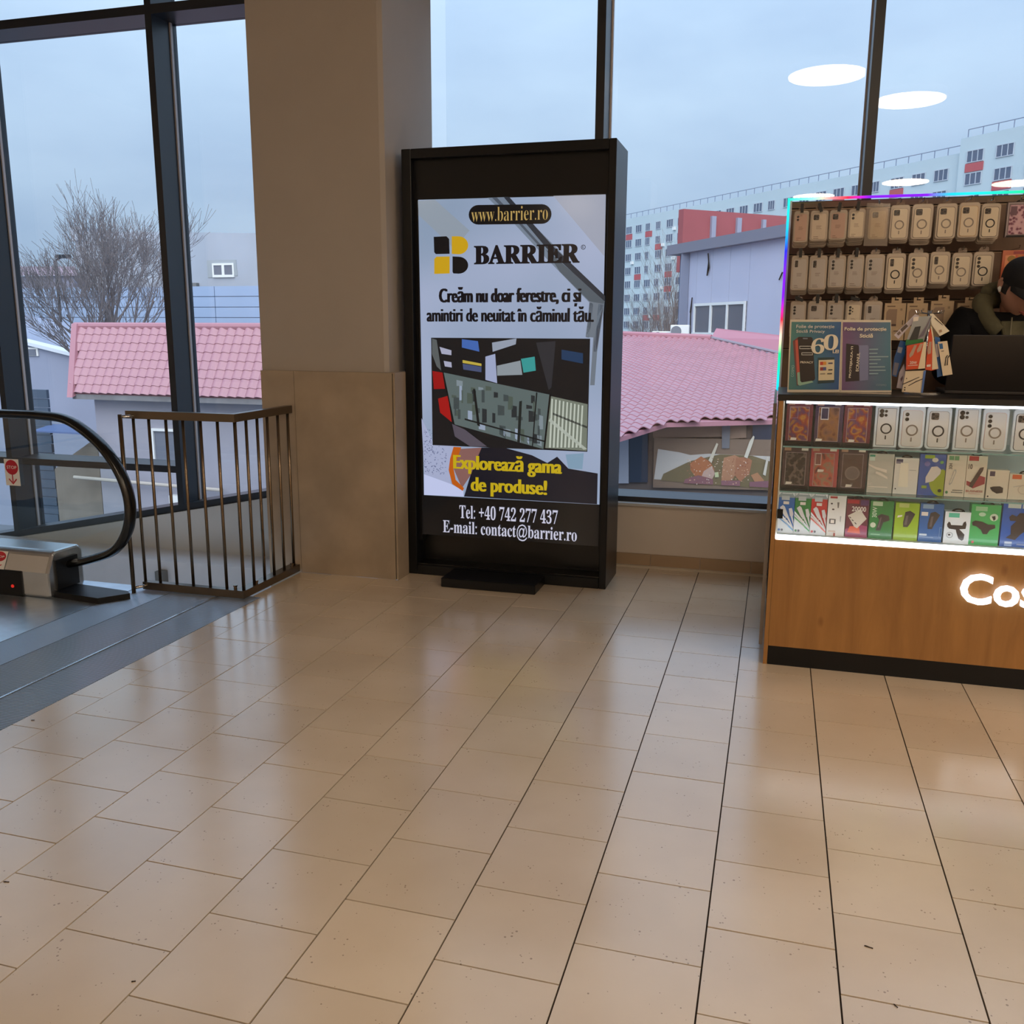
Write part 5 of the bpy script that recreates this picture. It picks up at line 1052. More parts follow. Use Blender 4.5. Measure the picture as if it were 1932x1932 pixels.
# cap and hair
CAP = mat('cap_cloth', (14, 14, 18), .8, bump=.1, bscale=200)
def dome(rx, ry, rz, zc, zmin, nu=36, nv=12, yc=0):
    vs, fs = [], []
    for i in range(nv+1):
        ph = (math.pi/2)*(i/nv)
        for j in range(nu):
            a = 2*math.pi*j/nu; vs.append((rx*math.sin(a)*math.sin(ph) if i else 0, yc-ry*math.cos(a)*math.sin(ph) if i else yc, zc+(rz*math.cos(ph))))
    for j in range(nu): vs.append((rx*.985*math.sin(2*math.pi*j/nu), yc-ry*.985*math.cos(2*math.pi*j/nu), zmin))
    for i in range(nv+1):
        for j in range(nu):
            if i == 0: fs.append((j+nu, (j+1) % nu+nu, 0)) if j else fs.append((nu, 1+nu, 0))
            else: fs.append((i*nu+j, i*nu+(j+1) % nu, (i+1)*nu+(j+1) % nu, (i+1)*nu+j))
    return vs, fs
def hadd(name, vs, fs, m, smooth=True):
    mb = MB(); mb.add([tuple(HM @ Vector(v)) for v in vs], fs); o = mb.build(name, m, pe, smooth=smooth); return o
vs, fs = dome(.088, .110, .085, .052, .026, yc=.006); cap_ = hadd('cap', vs, fs, CAP)
bv = []; 
for i in range(13):
    a = math.radians(-62+124*i/12)
    for r_, dz in ((1.0, 0), (1.0+.72*math.cos(a*1.1), -.012-.016*math.cos(a))):
        for th in (0, -.004): bv.append((.086*math.sin(a)*(1 if r_ == 1.0 else 1.02), .006-.108*math.cos(a)*r_, .036+dz+th))
bf = []
for i in range(12):
    o_ = 4*i; n4 = o_+4
    bf += [(o_, n4, n4+2, o_+2), (o_+1, o_+3, n4+3, n4+1), (o_+2, n4+2, n4+3, o_+3), (o_, o_+1, n4+1, n4)]
hadd('cap_brim', bv, bf, CAP, False)
vs, fs = dome(.082, .104, .09, .03, -.02, yc=.010); hh = hadd('hair', [(x, y if y > -.03 else -.03, z-(.028 if y > .03 else 0)*(1 if z < .04 else 0)) for x, y, z in vs], fs, mat('dark_hair', (26, 20, 17), .6, bump=.3, bscale=150))
eb = MB(); c = HM @ Vector((-.088, .006, -.006)); eb.tube([c+Vector((0, 0, .006)), c+Vector((-.004, -.002, 0)), c+Vector((-.002, -.004, -.016))], [.006, .008, .004], 10); eb.build('earbud', WHITE, pe, smooth=True)
for s in (-1, 1):
    e = MB(); c = HM @ Vector((s*.031, -.083, .010)); e.tube([c+(HM.to_3x3() @ Vector((0, .006, 0))), c, c+(HM.to_3x3() @ Vector((0, -.004, 0)))], [.006, .011, .006], 10); e.build('eye', mat('eye_lid', (150, 104, 86), .5), pe, smooth=True)
lp_ = MB(); lp_.tube([tuple(HM @ Vector((-.022, -.094, -.064))), tuple(HM @ Vector((-.008, -.108, -.061))), tuple(HM @ Vector((.008, -.108, -.061))), tuple(HM @ Vector((.022, -.094, -.064)))], [.002, .005, .005, .002], 8)
lp_.tube([tuple(HM @ Vector((-.020, -.094, -.067))), tuple(HM @ Vector((0, -.108, -.072))), tuple(HM @ Vector((.020, -.094, -.067)))], [.002, .006, .002], 8); lp_.build('lips', mat('lip_skin', (164, 92, 84), .45), pe, smooth=True)

# ================================================================== OUTSIDE
GZ = -4.0
MB().box(-160, 160, 6.2, 420, GZ-.3, GZ).build('ground', mat('wet_asphalt', (112, 116, 124), .6, var=.12, scale=.6), kind='structure')
ROOFP = mat('pink_red_metal_tile', (180, 128, 138), .42, var=.08, scale=1.4, coat=.2)
TRIMP = mat('pink_trim', (178, 124, 134), .45)
OUTW = mat('pale_render', (188, 186, 190), .8, var=.06, scale=.8)
wv_ = lambda u: [0, .55, .95, 1, .8, .45, .15, 0][int(round(u*7))]
def tileshape(w, l, amp=.04, lip=.013, n=7):
    mb = MB(); vs = []
    for j, (v, dz) in enumerate(((0, lip), (1, 0))):
        for i in range(n+1):
            u = i/n; vs.append((u*w, v*l, amp*wv_(u)+dz))
    for i in range(n+1): vs.append((i/n*w, 0, amp*wv_(i/n)-.004))
    for i in range(n+1): vs.append((i/n*w, 0, amp*wv_(i/n)+lip))
    fs = [(i, i+1, n+1+i+1, n+1+i) for i in range(n)]+[(2*(n+1)+i, 2*(n+1)+i+1, 3*(n+1)+i+1, 3*(n+1)+i) for i in range(n)]
    me = bpy.data.meshes.new('roof_tile'); me.from_pydata(vs, [], fs); me.materials.append(ROOFP)
    me.polygons.foreach_set('use_smooth', [i < n for i in range(2*n)]); return me
def roof(root, org, u, v, nu, nv, w, l, ok, limit=300, slope_shift=0):
    """metal tiles laid on the plane org + u*x + v*y, lower edge first"""
    u, v = Vector(u).normalized(), Vector(v).normalized(); n = u.cross(v).normalized(); me = tileshape(w, l); org = Vector(org)
    cnt = 0; rest = MB()
    for j in range(nv):
        for i in range(nu[0], nu[1]):
            p = org+u*(i*w)+v*(j*l)
            if not ok(p+u*w/2+v*l/2): continue
            if cnt < limit:
                o = bpy.data.objects.new('roof_tile', me); COL.objects.link(o); o.parent = root
                m = Matrix((u, v, n)).transposed().to_4x4(); m.translation = p-root.location+n*random.uniform(0, .003); o.matrix_local = m; cnt += 1
            else:
                q = [p+u*x.co.x+v*x.co.y+n*x.co.z for x in me.vertices]; rest.add(q, [list(f.vertices) for f in me.polygons])
    if rest.v: rest.build('roof_tile_field', ROOFP, root, smooth=False, kind='stuff')
# ---- pink roofed annex at the left
an = thing('annex', 'pale annex with a steep pink metal tile roof, seen through the left window', 'building', (-11, 15.5, GZ))
ez, rzz = .17, 1.46; ey, ry = 15.0, 15.75
su = Vector((0, ry-ey, rzz-ez)); sl = su.length
AX0, AX1 = -13.46, -6.4
roof(an, (AX0+.06, ey, ez), (1, 0, 0), su, (-3, 36), 8, .193, sl/8, lambda p: p.x > AX0+.02-.42*(p.z-ez)/(rzz-ez))
rb = MB(); rb.prism([(AX0, ey+.03, ez-.03), (AX1, ey+.03, ez-.03), (AX1, ry+.03, rzz-.03), (AX0-.40, ry+.03, rzz-.03)], (0, .12, 0)); rb.build('roof_deck', TRIMP, an)
rc = MB(); rc.tube([(AX0-.45, ry+.02, rzz+.02), (AX1, ry+.02, rzz+.02)], .075, 10); rc.build('ridge_cap', TRIMP, an)
vg = MB(); vg.prism([(AX0-.04, ey-.09, ez-.08), (AX0+.09, ey-.09, ez-.08), (AX0-.33, ry-.07, rzz+.06), (AX0-.46, ry-.07, rzz+.06)], (0, .1, .03)); vg.build('verge_trim', TRIMP, an)
MB().box(AX0, AX1, ey+.02, ey+.75, ez-.12, ez-.02).build('soffit', mat('dirty_soffit', (130, 128, 130), .8, var=.2, scale=3), an)
c = P(180, 780, 15.35)
MB().box(c.x, AX1, 15.35, 21, GZ, ez-.08).build('wall', mat('annex_render', (156, 154, 164), .85, var=.10, scale=.9), an)
a, b = P(285, 808, 15.3), P(338, 878, 15.3)
wf = MB(); x0, x1, z0, z1 = a.x, b.x, b.z, a.z
for q in ((x0, x1, z1-.05, z1), (x0, x1, z0, z0+.07), (x0, x0+.05, z0+.07, z1-.05), (x1-.05, x1, z0+.07, z1-.05)): wf.box(q[0], q[1], 15.28, 15.36, q[2], q[3])
f = wf.build('window', WHITE, an); MB().box(x0+.05, x1-.05, 15.32, 15.345, z0+.07, z1-.05).build('window_pane', mat('dull_pane', (112, 116, 128), .15), f)
a, b = P(140, 900, 15.2), P(420, 925, 15.2)
mb = MB(); mb.tube([a, b], .035, 8); mb.build('pipe', mat('pale_pipe', (190, 180, 170), .6), an)
MB().box(P(318, 930, 15.2).x, P(345, 930, 15.2).x, 15.2, 15.36, P(320, 985, 15.2).z, P(320, 935, 15.2).z).build('meter_box', WHITE, an)
sd = thing('shed', 'low grey lean-to with roller shutter and blue awning left of the annex', 'shed', (-13.8, 15.4, GZ))
SHD = mat('shed_wall', (128, 118, 108), .85, var=.15, scale=2)
a, b = P(100, 850, 15.4), P(185, 850, 15.4)
MB().prism([(a.x, 15.4, GZ), (b.x, 15.4, GZ), (b.x, 15.4, P(182, 825, 15.4).z), (P(130, 855, 15.4).x, 15.4, P(130, 862, 15.4).z), (a.x, 15.4, P(100, 885, 15.4).z)], (0, 3, 0)).build('wall', SHD, sd)
sh0, sh1 = P(74, 900, 15.6).x, P(104, 900, 15.6).x
mb = MB()
for k in range(22): mb.box(sh0, sh1, 15.6-(.02 if k % 2 else 0), 15.65, GZ+k*.19, GZ+k*.19+.18)
mb.build('roller_shutter', mat('shutter_grey', (84, 96, 112), .5, .3), sd, kind='stuff')
q = [P(62, 812, 14.8), P(170, 818, 14.8), P(160, 800, 15.8), P(98, 800, 15.8)]
MB().prism(q, (0, 0, -.03)).build('awning', mat('blue_tarpaulin', (92, 112, 158), .6), sd)
# grey hall walls further left with a snowy sloping roof edge
gh = thing('grey_hall', 'grey hall with snowy sloping roof edge behind the pink roofed annex', 'building', (-20, 22, GZ))
HALL = mat('hall_render', (146, 152, 172), .85, var=.06, scale=.6)
Yh = 20.0
a0, a1 = P(20, 642, Yh), P(180, 682, Yh)
MB().prism([(a0.x-6, Yh, a0.z+.9), (a1.x+3, Yh, a1.z-.45), (a1.x+3, Yh, GZ), (a0.x-6, Yh, GZ)], (0, 6, 0)).build('wall', HALL, gh)
d_ = (a1-a0).normalized(); 
MB().prism([a0-d_*6+Vector((0, -.12, 0)), a1+d_*3+Vector((0, -.12, 0)), a1+d_*3+Vector((0, -.12, .09)), a0-d_*6+Vector((0, -.12, .09))], (0, .3, .03)).build('snowy_roof_edge', mat('snow', (214, 220, 228), .8), gh)
x0, x1 = P(96, 640, 21.2), P(136, 660, 21.2)
w_ = MB(); w_.box(x0.x, x1.x, 19.96, 20.02, P(96, 672, 20).z-.0, P(96, 656, 20).z); f = w_.build('window', WHITE, gh)
MB().box(x0.x+.06, x1.x-.06, 19.94, 19.965, P(96, 671, 20).z, P(96, 659, 20).z).build('window_pane', mat('dull_pane', (112, 116, 128), .15), f)
# ---- blue-grey panelled building and the white block with one window
pb = thing('panel_building', 'long blue grey building clad in horizontal panels behind the bare tree', 'building', (-24, 28, GZ))
PANL = mat('blue_grey_panel', (152, 170, 196), .5, .0, var=.04, scale=.8)
zt2 = P(300, 541, 28).z; xl, xr = P(-40, 540, 28).x, P(560, 545, 28).x
MB().box(xl, xr, 28.06, 33, GZ, zt2).build('frame', mat('panel_joint', (84, 98, 124), .7), pb)
ph_ = .355
for k in range(14):
    z1 = zt2-k*ph_
    for x0, x1 in ((xl, P(92, 560, 28).x), (P(92, 560, 28).x, P(405, 560, 28).x), (P(405, 560, 28).x, xr)):
        MB().box(x0+.012, x1-.012, 28, 28.06, max(GZ, z1-ph_+.02), z1).build('cladding_panel', PANL, pb)
wbk = thing('white_block', 'white rendered block with one small window above the blue grey panels', 'building', (-26, 36, GZ))
WRN = mat('stained_render', (168, 174, 184), .85, var=.07, scale=.5)
Yw = 34.0
tl_, tr_ = P(140, 436, Yw), P(560, 452, Yw)
MB().prism([(tl_.x, Yw, GZ), (tr_.x, Yw, GZ), (tr_.x, Yw, tl_.z-.35), (tl_.x, Yw, tl_.z)], (0, 8, 0)).build('wall', WRN, wbk)
MB().box(tl_.x-.1, P(158, 430, Yw).x, Yw-.1, Yw+2, tl_.z-.4, P(150, 428, Yw).z).build('chimney', WRN, wbk)
MB().prism([P(390, 491, Yw-.02), P(445, 490, Yw-.02), P(448, 520, Yw-.02), P(392, 524, Yw-.02)], (0, .04, 0)).build('plaster_patch', mat('plaster_patch', (160, 166, 170), .9), wbk)
a, b = P(400, 497, Yw-.05), P(442, 523, Yw-.05)
wf = MB(); xm = (a.x+b.x)/2
for q in ((a.x, b.x, a.z-.08, a.z), (a.x, b.x, b.z, b.z+.1), (a.x, a.x+.07, b.z+.1, a.z-.08), (b.x-.07, b.x, b.z+.1, a.z-.08), (xm-.06, xm+.06, b.z+.1, a.z-.08)): wf.box(q[0], q[1], Yw-.07, Yw+.03, q[2], q[3])
f = wf.build('window', WHITE, wbk)
for q in ((a.x+.07, xm-.06), (xm+.06, b.x-.07)): MB().box(q[0], q[1], Yw-.045, Yw-.03, b.z+.1, a.z-.08).build('window_pane', mat('dull_pane', (112, 116, 128), .15), f)
MB().box(P(368, 540, Yw).x, P(376, 540, Yw).x, Yw-.2, Yw, P(370, 545, Yw).z, P(370, 534, Yw).z).build('vent_box', mat('grey_box', (120, 120, 118), .6), wbk)
lr = thing('low_block', 'low dark roofed block at far left behind the tree branches', 'building', (-34, 34, GZ))
MB().box(P(10, 520, 33).x-3, P(140, 520, 33).x, 33, 33.8, GZ, P(80, 521, 33).z).build('wall', mat('grey_violet', (140, 140, 156), .85), lr)
MB().prism([P(-60, 520, 32.8), P(140, 520, 32.8), P(132, 504, 34.5), P(-60, 504, 34.5)], (0, .3, .05)).build('roof', mat('muted_roof', (150, 128, 140), .7), lr)
# ---- bare trees
BARK = mat('bark', (126, 120, 122), .9, var=.15, scale=12)
def bare_tree(name, label, base, height, spread, levels, r0, seed, bark, lean=(0, 0), trunk=.22, forks=(4, 6), group=None, blen=.36):
    R_ = random.Random(seed); t_ = thing(name, label, 'tree', base, group); tk = MB(); br_ = MB(); tw = MB(); base = Vector(base)
    def grow(p, d, ln, r, lev):
        n = 4; pts = [p]; q = p.copy(); dd = d.copy()
        for i in range(n):
            dd = (dd+Vector((R_.uniform(-.12, .12)*(lev > 0), R_.uniform(-.12, .12)*(lev > 0), R_.uniform(-.02, .14)))).normalized(); q = q+dd*(ln/n); pts.append(q.copy())
        rs = [max(.0045, r*(1-.55*i/n)) for i in range(n+1)]
        (tk if lev == 0 else (br_ if lev < 3 else tw)).tube(pts, rs, 7 if lev == 0 else (5 if lev < 3 else 3), cap=False)
        if lev >= levels: return
        k = R_.randint(*forks) if lev else R_.randint(6, 8)
        for i in range(k):
            f = R_.uniform(.35, 1) if lev else R_.uniform(.7, 1)
            j = min(n-1, int(f*n)); b = pts[j].lerp(pts[j+1], f*n-j) if f < 1 else pts[-1]
            a = R_.uniform(0, 2*math.pi); tilt = R_.uniform(.25, .62)*spread*(1.25 if lev == 0 else 1)
            ax = dd.orthogonal().normalized(); ax.rotate(Matrix.Rotation(a, 3, dd)); nd = dd.copy(); nd.rotate(Matrix.Rotation(tilt, 3, ax)); nd.z += .12
            grow(b, nd.normalized(), ln*R_.uniform(.55, .8) if lev else height*blen*R_.uniform(.8, 1.15), rs[j]*R_.uniform(.5, .7), lev+1)
    grow(base, Vector((lean[0], lean[1], 1)).normalized(), height*trunk, r0, 0)
    tk.build('trunk', bark, t_, smooth=True)
    if br_.v: br_.build('branches', bark, t_, kind='stuff')
    if tw.v: tw.build('twigs', bark, t_, kind='stuff')
    return t_
tb = P(205, 615, 18.6)
bare_tree('bare_tree', 'large bare tree spreading above the pink roof in the left window', (tb.x, 18.6, GZ), 5.3, 1.15, 5, .14, 21, BARK, (0, 0), .97, (4, 5), None, .36)
lpn = thing('street_lamp', 'dark street lamp head on a pole behind the bare tree', 'street lamp', (P(105, 500, 27).x, 27, GZ))
lz = P(110, 492, 27).z
mb = MB(); mb.tube([(lpn.location.x, 27, GZ), (lpn.location.x, 27, lz), (lpn.location.x+.25, 27, lz+.12)], .05, 6); mb.build('pole', DARK, lpn)
mb = MB(); mb.box(lpn.location.x+.1, lpn.location.x+.6, 26.9, 27.1, lz+.08, lz+.2); mb.build('lamp_head', DARK, lpn)
# ---- the food kiosk with the broad red roof
fk = thing('food_kiosk', 'food kiosk under a broad pink red tiled roof with skewer poster on its front', 'building', (-1, 20, GZ))
RS = .1085; RZ0, RY0 = -.16, 17.0
pn = Vector((0, -RS, 1)).normalized(); p0 = Vector((0, RY0, RZ0))
A_ = PP(1150, 829, p0, pn); B_ = PP(1258, 796, p0, pn); C_ = PP(1480, 790, p0, pn); TL = PP(1150, 632, p0, pn); TM = PP(1342, 640, p0, pn); TR = PP(1480, 672, p0, pn)
C_ = C_+(C_-B_)*.8; TR2 = TM+(TR-TM)*1.5
A_ = B_+(A_-B_)*1.5
TL = TM+(TL-TM)*1.5
polyxy = [(q.x, q.y) for q in (A_, B_, C_, TR2, TM, TL)]
def inside(p):
    c = False; n = len(polyxy)
    for i in range(n):
        x1, y1 = polyxy[i]; x2, y2 = polyxy[i-1]
        if (y1 > p.y) != (y2 > p.y) and p.x < (x2-x1)*(p.y-y1)/(y2-y1)+x1: c = not c
    return c
roof(fk, (-6.4, 14.6, RZ0+RS*(14.6-RY0)), (1, 0, 0), (0, 1, RS), (0, 44), 44, .196, .355, inside, 300)
q = [Vector((x, y, RZ0+RS*(y-RY0)-.02)) for x, y in polyxy]
MB().prism(q, (0, 0, -.08)).build('roof_deck', TRIMP, fk)
up_ = Vector((0, 0, .05))
mb = MB(); mb.tube([TL+up_, TM+up_], .1, 8); mb.build('ridge_cap', TRIMP, fk)
mb = MB(); mb.prism([TM+up_, TR2+up_, TR2+Vector((.1, .6, .62)), TM+Vector((.1, .6, .34))], (0, .05, 0)); mb.build('valley_flashing', mat('pink_flashing', (186, 120, 134), .5), fk)
mb = MB(); mb.tube([TM+up_, TR2+up_], .05, 6); mb.build('hip_cap', mat('grey_flashing', (150, 140, 150), .5), fk)
FY = 17.35
wx0 = P(1168, 880, FY).x; MB().box(wx0-.6, C_.x, FY, 27, GZ, RZ0-.1).build('wall', mat('kiosk_front_brown', (104, 92, 86), .8, var=.12, scale=1.5), fk)
def fp_(name, pts, m, dy=0, th=.05, par=None): return MB().prism([P(x, y, FY-dy) for x, y in pts], (0, th, 0)).build(name, m, par or fk)
fp_('door_glass', [(1187, 815), (1222, 812), (1222, 910), (1187, 910)], mat('dark_glass', (44, 52, 70), .15), .06)
fp_('door_frame', [(1166, 820), (1186, 818), (1186, 912), (1166, 912)], mat('door_frame_white', (170, 174, 186), .5), .08)
fp_('fascia', [(1232, 800), (1366, 798), (1366, 824), (1232, 826)], mat('fascia_tan', (136, 112, 96), .7), .06)
fp_('fascia', [(1376, 796), (1408, 796), (1408, 826), (1376, 828)], mat('fascia_tan', (136, 112, 96), .7), .06)
fp_('post', [(1362, 796), (1378, 796), (1376, 846), (1362, 846)], mat('post_grey', (110, 112, 118), .6), .1)
fp_('shop_window', [(1420, 800), (1470, 800), (1470, 842), (1420, 842)], mat('dark_glass', (44, 52, 70), .15), .06)
po = fp_('poster', [(1234, 826), (1470, 830), (1470, 925), (1232, 920)], mat('poster_brown', (124, 104, 88), .7), .08, .03)
def food(name, items):
    mb = MB()
    for k, (pts, m) in enumerate(items): mb.poly([P(x, y, FY-.085-.002*(k+1)) for x, y in pts], m)
    return mb.build(name, None, po)
Z8 = lambda *p: [(1140+x*.25370, 620+y*.25370) for x, y in p]
food('skewer_picture', [(Z8((400, 895), (560, 920), (640, 940), (780, 930), (1240, 950), (1240, 1170), (370, 1120)), ink((190, 184, 176))), (Z8((440, 1080), (640, 985), (860, 935), (1100, 945), (1300, 1010), (1300, 1200), (420, 1130)), ink((112, 98, 66))),
    (Z8((640, 1000), (720, 950), (790, 990), (820, 1050), (790, 1150), (690, 1120), (640, 1050)), ink((170, 104, 64))), (Z8((740, 1060), (800, 1020), (825, 1080), (790, 1140), (720, 1110)), ink((188, 158, 144))), (Z8((890, 960), (970, 940), (1010, 960), (980, 1080), (930, 1160), (870, 1130), (880, 1020)), ink((172, 124, 92))),
    (Z8((980, 960), (1060, 955), (1100, 980), (1080, 1080), (1010, 1140), (970, 1090)), ink((162, 108, 78))), (Z8((1090, 1090), (1140, 1070), (1190, 1130), (1130, 1160)), ink((170, 120, 84))), (Z8((600, 1120), (700, 1090), (810, 1120), (810, 1160), (590, 1150)), ink((132, 88, 94))), (Z8((870, 1130), (1010, 1130), (1010, 1170), (870, 1165)), ink((136, 92, 98))), (Z8((1080, 1140), (1260, 1130), (1260, 1185), (1080, 1175)), ink((126, 84, 94))),
    (Z8((775, 980), (835, 850), (848, 858), (798, 1000)), ink((204, 194, 172))), (Z8((1040, 955), (1080, 840), (1110, 795), (1118, 805), (1106, 850), (1065, 965)), ink((206, 198, 180))), (Z8((1180, 1085), (1210, 950), (1224, 958), (1200, 1095)), ink((200, 192, 176))), (Z8((822, 1070), (850, 1066), (852, 1104), (824, 1106)), ink((190, 196, 150)))])
random.seed(5)
food('food_crumbs', [(ell(*Z8((random.uniform(620, 1090), random.uniform(965, 1160)))[0], random.uniform(.5, 1.5), random.uniform(.5, 1.4), n=6), ink(random.choice([(206, 164, 130), (134, 76, 56), (214, 196, 180), (150, 100, 74)]))) for _ in range(150)])
# ---- white shed building with red parapet wall behind it
ws = thing('white_shed', 'white panelled building with grey roof edge and a triple white window', 'building', (-2, 35, GZ))
L0 = Vector((-4.0, 38, 0)); L1 = Vector((.08, 31.9, 0)); dw = (L1-L0).normalized(); nw = Vector((dw.y, -dw.x, 0)).normalized()
if nw.y > 0: nw = -nw
def on(px, py, off=0): return PP(px, py, L0+nw*off, nw)
PWH = mat('sandwich_panel', (190, 192, 212), .6, var=.03, scale=.6)
wz = on(1283, 480).z
E0 = L0+dw*11
MB().prism([L0+Vector((0, 0, GZ)), E0+Vector((0, 0, GZ)), E0+Vector((0, 0, wz)), L0+Vector((0, 0, wz))], -nw*8).build('core', mat('panel_joint', (84, 98, 124), .7), ws)
edges = [on(x, 560).xy for x in (1284, 1315, 1344, 1377, 1414, 1480)]
ed = [Vector((e.x, e.y, 0)) for e in edges]+[E0]
for a, b in zip(ed[:-1], ed[1:]):
    a2, b2 = a+dw*.008, b-dw*.008
    MB().prism([a2+Vector((0, 0, GZ)), b2+Vector((0, 0, GZ)), b2+Vector((0, 0, wz)), a2+Vector((0, 0, wz))], nw*.05).build('wall_panel', PWH, ws)
e0, e1 = L0-dw*.5+nw*.35, E0+nw*.35
MB().prism([e0+Vector((0, 0, wz-.02)), e1+Vector((0, 0, wz-.02)), e1+Vector((0, 0, wz+.36)), e0+Vector((0, 0, wz+.36))], -nw*9).build('roof_edge', mat('grey_roof_edge', (126, 126, 140), .6), ws)
dp = on(1291, 560, .12); MB().box(dp.x-.16, dp.x+.16, dp.y-.15, dp.y+.15, GZ, wz).build('downpipe', mat('grey_pipe', (120, 128, 150), .6), ws)
wa, wc = on(1312, 574, .06), on(1406, 634, .06); wm = [on(1312+94*k, 600, .06) for k in (.31, .345, .64, .67)]
wf = MB(); zt_, zb_ = on(1312, 573, .06).z, on(1312, 630, .06).z
def seg(a, b, z0, z1, th, mbx): a, b = Vector((a.x, a.y, 0)), Vector((b.x, b.y, 0)); mbx.prism([a+Vector((0, 0, z0)), b+Vector((0, 0, z0)), b+Vector((0, 0, z1)), a+Vector((0, 0, z1))], nw*th)
seg(wa, wc, zt_-.1, zt_, .08, wf); seg(wa, wc, zb_-.12, zb_+.06, .12, wf); [seg(a_, b_, zb_+.06, zt_-.1, .08, wf) for a_, b_ in ((wa, wa+dw*.1), (wc-dw*.1, wc), (wm[0], wm[1]), (wm[2], wm[3]))]
f = wf.build('window', WHITE, ws)
for a, b in ((wa, wm[0]), (wm[1], wm[2]), (wm[3], wc)):
    g_ = MB(); seg(a, b, zb_, zt_, .03, g_); g_.build('window_pane', mat('dim_pane', (96, 98, 108), .12), f)
mb = MB()
for pts in (((1302, 632), (1303, 590), (1306, 562), (1302, 590)), ((1336, 478), (1338, 505), (1334, 520), (1337, 495)), ((1470, 528), (1476, 514), (1480, 516))):
    mb.tube([on(x, y, .1) for x, y in pts], .025, 5)
mb.build('loose_cable', BLACK, ws)
rw = thing('red_parapet', 'dark red rendered wall with grey pilasters behind the white shed', 'building', (-1, 47, GZ))
R0 = P(1290, 394, 45); zr = R0.z; 
k_ = (P(1485, 408, 1).z-H); yR = (zr-H)/k_; R1_ = P(1485, 408, yR); dr = (Vector((R1_.x, R1_.y, 0))-Vector((R0.x, R0.y, 0))); R0v = Vector((R0.x, R0.y, 0)); drn = dr.normalized(); nr = Vector((drn.y, -drn.x, 0)); nr = nr if nr.y < 0 else -nr
MB().prism([R0v+Vector((0, 0, 4.2)), R0v+dr*1.6+Vector((0, 0, 4.2)), R0v+dr*1.6+Vector((0, 0, zr)), R0v+Vector((0, 0, zr))], -nr*.4).build('wall', mat('red_render', (164, 86, 90), .8, var=.06, scale=.7), rw)
MB().prism([R0v+dr*.3+Vector((0, 0, GZ)), R0v+dr*1.6+Vector((0, 0, GZ)), R0v+dr*1.6+Vector((0, 0, 4.2)), R0v+dr*.3+Vector((0, 0, 4.2))], -nr*.4).build('lower_wall', mat('plain_render', (176, 176, 182), .85), rw)
for x0, x1 in ((1339, 1347), (1387, 1395), (1435, 1441), (1481, 1490)):
    a, b = PP(x0, 440, R0v, nr), PP(x1, 440, R0v, nr); a = Vector((a.x, a.y, 0)); b = Vector((b.x, b.y, 0))
    MB().prism([a+Vector((0, 0, 4.2)), b+Vector((0, 0, 4.2)), b+Vector((0, 0, zr-.25)), a+Vector((0, 0, zr-.25))], nr*.15).build('pilaster', mat('pilaster_grey', (156, 158, 176), .8), rw)
# ---- air conditioners on the red roof ridge
for i, (x0, y0, x1, y1, Yk, lb) in enumerate([(1265, 613, 1299, 634, 31.2, 'white air conditioner with round fan on the red roof ridge'), (1230, 625, 1265, 634, 31.6, 'low white air conditioner left of the fan unit on the roof ridge')]):
    a, b = P(x0, y0, Yk), P(x1, y1+3, Yk); ac = thing('air_conditioner', lb, 'air conditioner', ((a.x+b.x)/2, Yk, b.z))
    bev(MB().box(a.x, b.x, Yk, Yk+.35, b.z, a.z).build('housing', WHITE, ac), .02, 1)
    g_ = MB(); cx = a.x+(b.x-a.x)*.32; cz = (a.z+b.z)/2; rr = min((a.z-b.z)*.42, (b.x-a.x)*.3); g_.disc((cx, Yk, cz), rr, 'Y', -.02, 20); g_.build('fan', mat('fan_grille', (120, 124, 134), .5), ac)
# ---- long apartment block
ab = thing('apartment_block', 'long white apartment block with red panels and roof railing in the distance', 'building', (0, 150, GZ))
s0 = (P(1190, 414, 1).z-H); s1 = (P(1812, 288, 1).z-H); HT = 23.5
A0 = P(1178, 415, HT/s0); A1 = P(1817, 287, HT/s1); A0.z = A1.z = 0
da = (A1-A0); LA = da.length; da.normalize(); na = Vector((da.y, -da.x, 0)); na = na if na.y < 0 else -na
zroof = H+HT; zhi = PP(1822, 262, A0, na).z
FAC = mat('apartment_render', (192, 206, 210), .85, var=.03, scale=.15)
def fpt(s, z, o=0): q = A0+da*s+na*o; return Vector((q.x, q.y, z))
GA = -8
MB().prism([fpt(0, GA), fpt(LA, GA), fpt(LA, zroof), fpt(0, zroof)], -na*14).build('wall', FAC, ab)
MB().prism([fpt(LA, GA, .6), fpt(LA+60, GA, .6), fpt(LA+60, zhi, .6), fpt(LA, zhi, .6)], -na*14).build('tower_wall', FAC, ab)
rl = MB()
def rail_(s_0, s_1, z, o):
    rl.prism([fpt(s_0, z+.95, o), fpt(s_1, z+.95, o), fpt(s_1, z+1.05, o), fpt(s_0, z+1.05, o)], na*.08)
    k = s_0
    while k < s_1: rl.prism([fpt(k, z, o), fpt(k+.09, z, o), fpt(k+.09, z+1, o), fpt(k, z+1, o)], na*.09); k += 2.2
rail_(0, LA, zroof, -.3); rail_(LA+.8, LA+60, zhi, .3); rl.build('roof_railing', mat('railing_grey', (128, 138, 158), .6), ab)
REDP = mat('red_facade_panel', (186, 92, 96), .8); APW = mat('apartment_window_frame', (190, 196, 204), .5); APG = mat('apartment_glass', (92, 104, 124), .2)
ww, wh = 2.3, 1.55
wme = MB()
